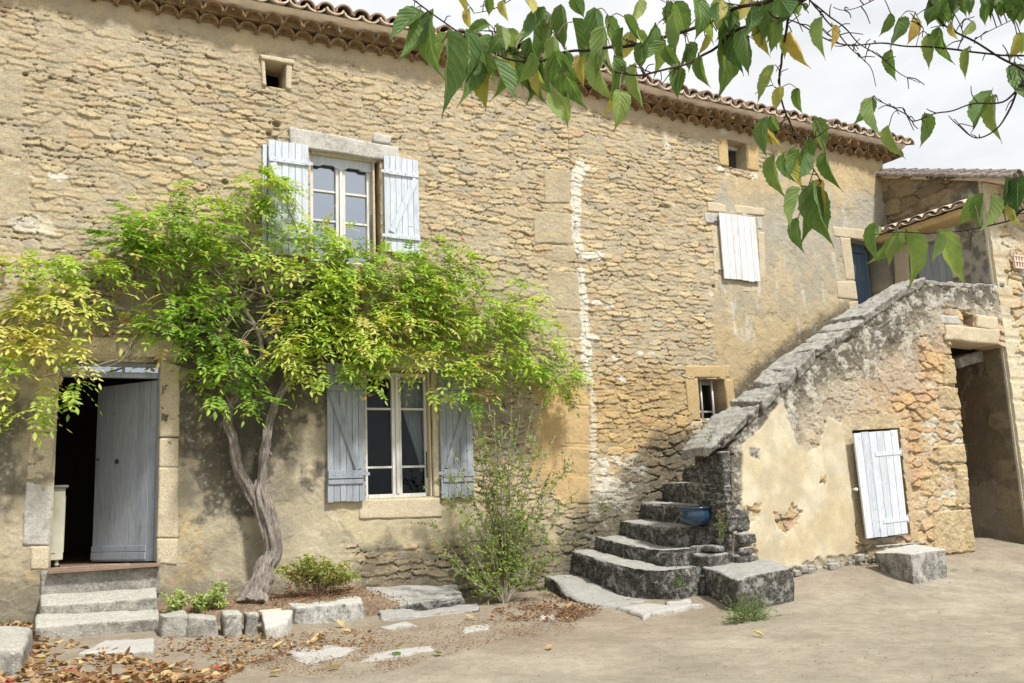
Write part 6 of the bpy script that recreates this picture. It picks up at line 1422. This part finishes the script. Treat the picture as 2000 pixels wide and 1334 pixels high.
LB_=[(60,20,105,215,115,g),(190,0,210,190,90,g),(310,0,270,130,60,.8),(350,90,330,190,70,g),(330,180,355,520,130,g),(385,150,405,400,80,.22),(440,175,485,390,95,.22),(220,200,190,310,60,.85),(190,320,220,490,105,g),(70,390,70,520,100,g),(130,240,120,390,60,.25),(480,50,490,240,95,.22),(600,120,600,290,90,.4),(640,200,670,320,55,l_),(705,180,785,370,80,y_),(640,-20,720,100,170,.12),(870,110,875,320,60,l_),(925,150,930,270,40,1.),(595,375,535,560,50,l_),(560,400,560,470,40,l_),(635,495,635,620,65,y_),(740,500,740,640,80,g),(550,670,515,850,60,g),(590,650,640,750,85,g),(560,725,635,820,65,.9),(830,670,870,850,80,g),(790,780,700,990,95,g),(1260,85,1210,200,50,g),(1300,110,1310,280,85,.35),(1385,105,1375,235,60,.85),(1470,200,1495,370,55,l_),(1525,165,1550,370,50,g),(1255,290,1265,440,65,g),(1690,275,1690,425,60,.45),(1710,120,1660,215,90,.6),(1600,130,1610,230,40,.85),(1155,555,1080,700,55,g),(1145,560,1155,770,50,.4),(1245,710,1310,880,75,l_),(1450,645,1460,810,60,.42),(1820,520,1740,740,85,.35),(1845,540,1830,780,60,.6),(1950,370,1980,590,125,.12),(1960,190,1940,350,80,.82),(1980,190,1990,310,60,.45),(760,20,800,60,60,g),(700,0,760,90,80,.35)]
for _ in range(44):
    x_=rng.uniform(1780,2000) if rng.uniform()<.6 else rng.uniform(1480,1700);yy=rng.uniform(-60,35);LB_.append((x_,yy,x_+rng.normal()*30,yy+rng.uniform(70,120),rng.uniform(60,110),rng.choice([.1,.18,.25,.3,.8],p=[.3,.3,.2,.1,.1])))
LC=[(500,20,530,260,100,.4),(545,10,625,220,60,.78),(560,10,600,190,50,.4),(690,0,620,160,95,.25),(820,0,835,220,75,g),(665,215,705,520,110,.33),(655,220,565,440,85,.4),(640,400,630,590,55,g),(750,200,810,540,130,.36),(730,210,740,480,90,.3),(770,170,780,400,125,.87),(1115,430,1080,650,60,g),(1125,440,1105,520,45,l_),(1235,465,1130,670,95,.4),(1290,485,1370,800,95,.4),(1245,490,1235,680,60,.5),(1495,480,1550,790,80,.5),(1480,490,1450,650,80,.45),(1690,255,1640,430,75,.4),(1750,250,1745,450,80,.3),(1800,260,1780,480,40,.5),(1890,160,1870,390,70,.15),(1860,290,1885,410,70,.7),(1960,160,1985,370,125,.12),(1930,300,1965,450,60,.82),(640,-20,560,150,70,.4)]
LA=[tuple(q) for q in LA];
for _ in range(48):
    x_=rng.uniform(900,1540);yy=np.interp(x_,[850,940,1060,1240,1500],[40,85,115,85,10])+rng.uniform(-45,30);LA.append(((x_-700)*3.077,yy*3.077,(x_-700+rng.normal()*14)*3.077,(yy+rng.uniform(40,85))*3.077,rng.uniform(60,115),rng.choice([.2,.3,.4,.55,.8],p=[.2,.3,.2,.2,.1])))
for fn_,LL in ((A,LA),(B_,LB_),(C_,LC)):
    for (bx,by,tx,ty,w,tn) in LL:
        sc2=3.077 if fn_ is not B_ else 2.857
        b1=fn_(bx,by);t1=fn_(tx,ty);mleaf(b1[0],b1[1],t1[0],t1[1],w/sc2,tn)
mk('foliage',np.concatenate(MV),np.concatenate(MQ),M['mulb'],tree,tone=np.concatenate(MT),uv=np.concatenate(MU))
pet.build('leaf_stalks',M['twig'],tree,smooth=True)['kind']='stuff'
# ============================================================ LIGHT, SKY, CAMERA
sd=np.array([.20,-.55,.82]);sd/=np.linalg.norm(sd)
el=math.asin(sd[2]);az=math.atan2(sd[0],sd[1])
w=bpy.data.worlds.new('World');sc.world=w;w.use_nodes=True;nt=w.node_tree;nt.nodes.clear()
sky=N(nt,'ShaderNodeTexSky',sky_type='NISHITA');sky.sun_disc=False;sky.sun_elevation=el;sky.sun_rotation=az;sky.air_density=1.;sky.dust_density=2.
tc=N(nt,'ShaderNodeTexCoord');mp=N(nt,'ShaderNodeMapping');mp.inputs['Scale'].default_value=(1.6,1.6,4.);nt.links.new(tc.outputs['Generated'],mp.inputs[0])
cl=noise(nt,2.2,7,.6,mp.outputs[0],.3)
cc=ramp(nt,cl,[(.34,(10.2,10.6,11.1)),(.5,(12,12.2,12.4)),(.64,(13,13,13))])
fac=ramp(nt,noise(nt,1.3,4,.55,mp.outputs[0]),[(.2,.78),(.42,.97)])
bg=N(nt,'ShaderNodeBackground');bg.inputs[1].default_value=.06;nt.links.new(mix(nt,sky.outputs[0],cc,fac),bg.inputs[0])
wo=N(nt,'ShaderNodeOutputWorld');nt.links.new(bg.outputs[0],wo.inputs[0])
from mathutils import Vector,Matrix
ld=bpy.data.lights.new('sun','SUN');ld.energy=4.0;ld.angle=radians(6);ld.color=(1.,.965,.91)
lo=bpy.data.objects.new('sun',ld);COL.objects.link(lo);lo.rotation_euler=Vector(sd).to_track_quat('Z','Y').to_euler();lo.location=(6,-14,12)
cd=bpy.data.cameras.new('camera');cd.sensor_width=36.;cd.lens=F/2000*36;cd.clip_end=600;cd.clip_start=.05
co=bpy.data.objects.new('camera',cd);COL.objects.link(co)
m=Matrix(((RR[0],UU[0],-FW[0],CAM[0]),(RR[1],UU[1],-FW[1],CAM[1]),(RR[2],UU[2],-FW[2],CAM[2]),(0,0,0,1)));co.matrix_world=m
sc.camera=co
sc.view_settings.view_transform='Standard';sc.view_settings.look='None';sc.view_settings.exposure=.44;sc.view_settings.gamma=1
sc.cycles.max_bounces=6;sc.cycles.transparent_max_bounces=12
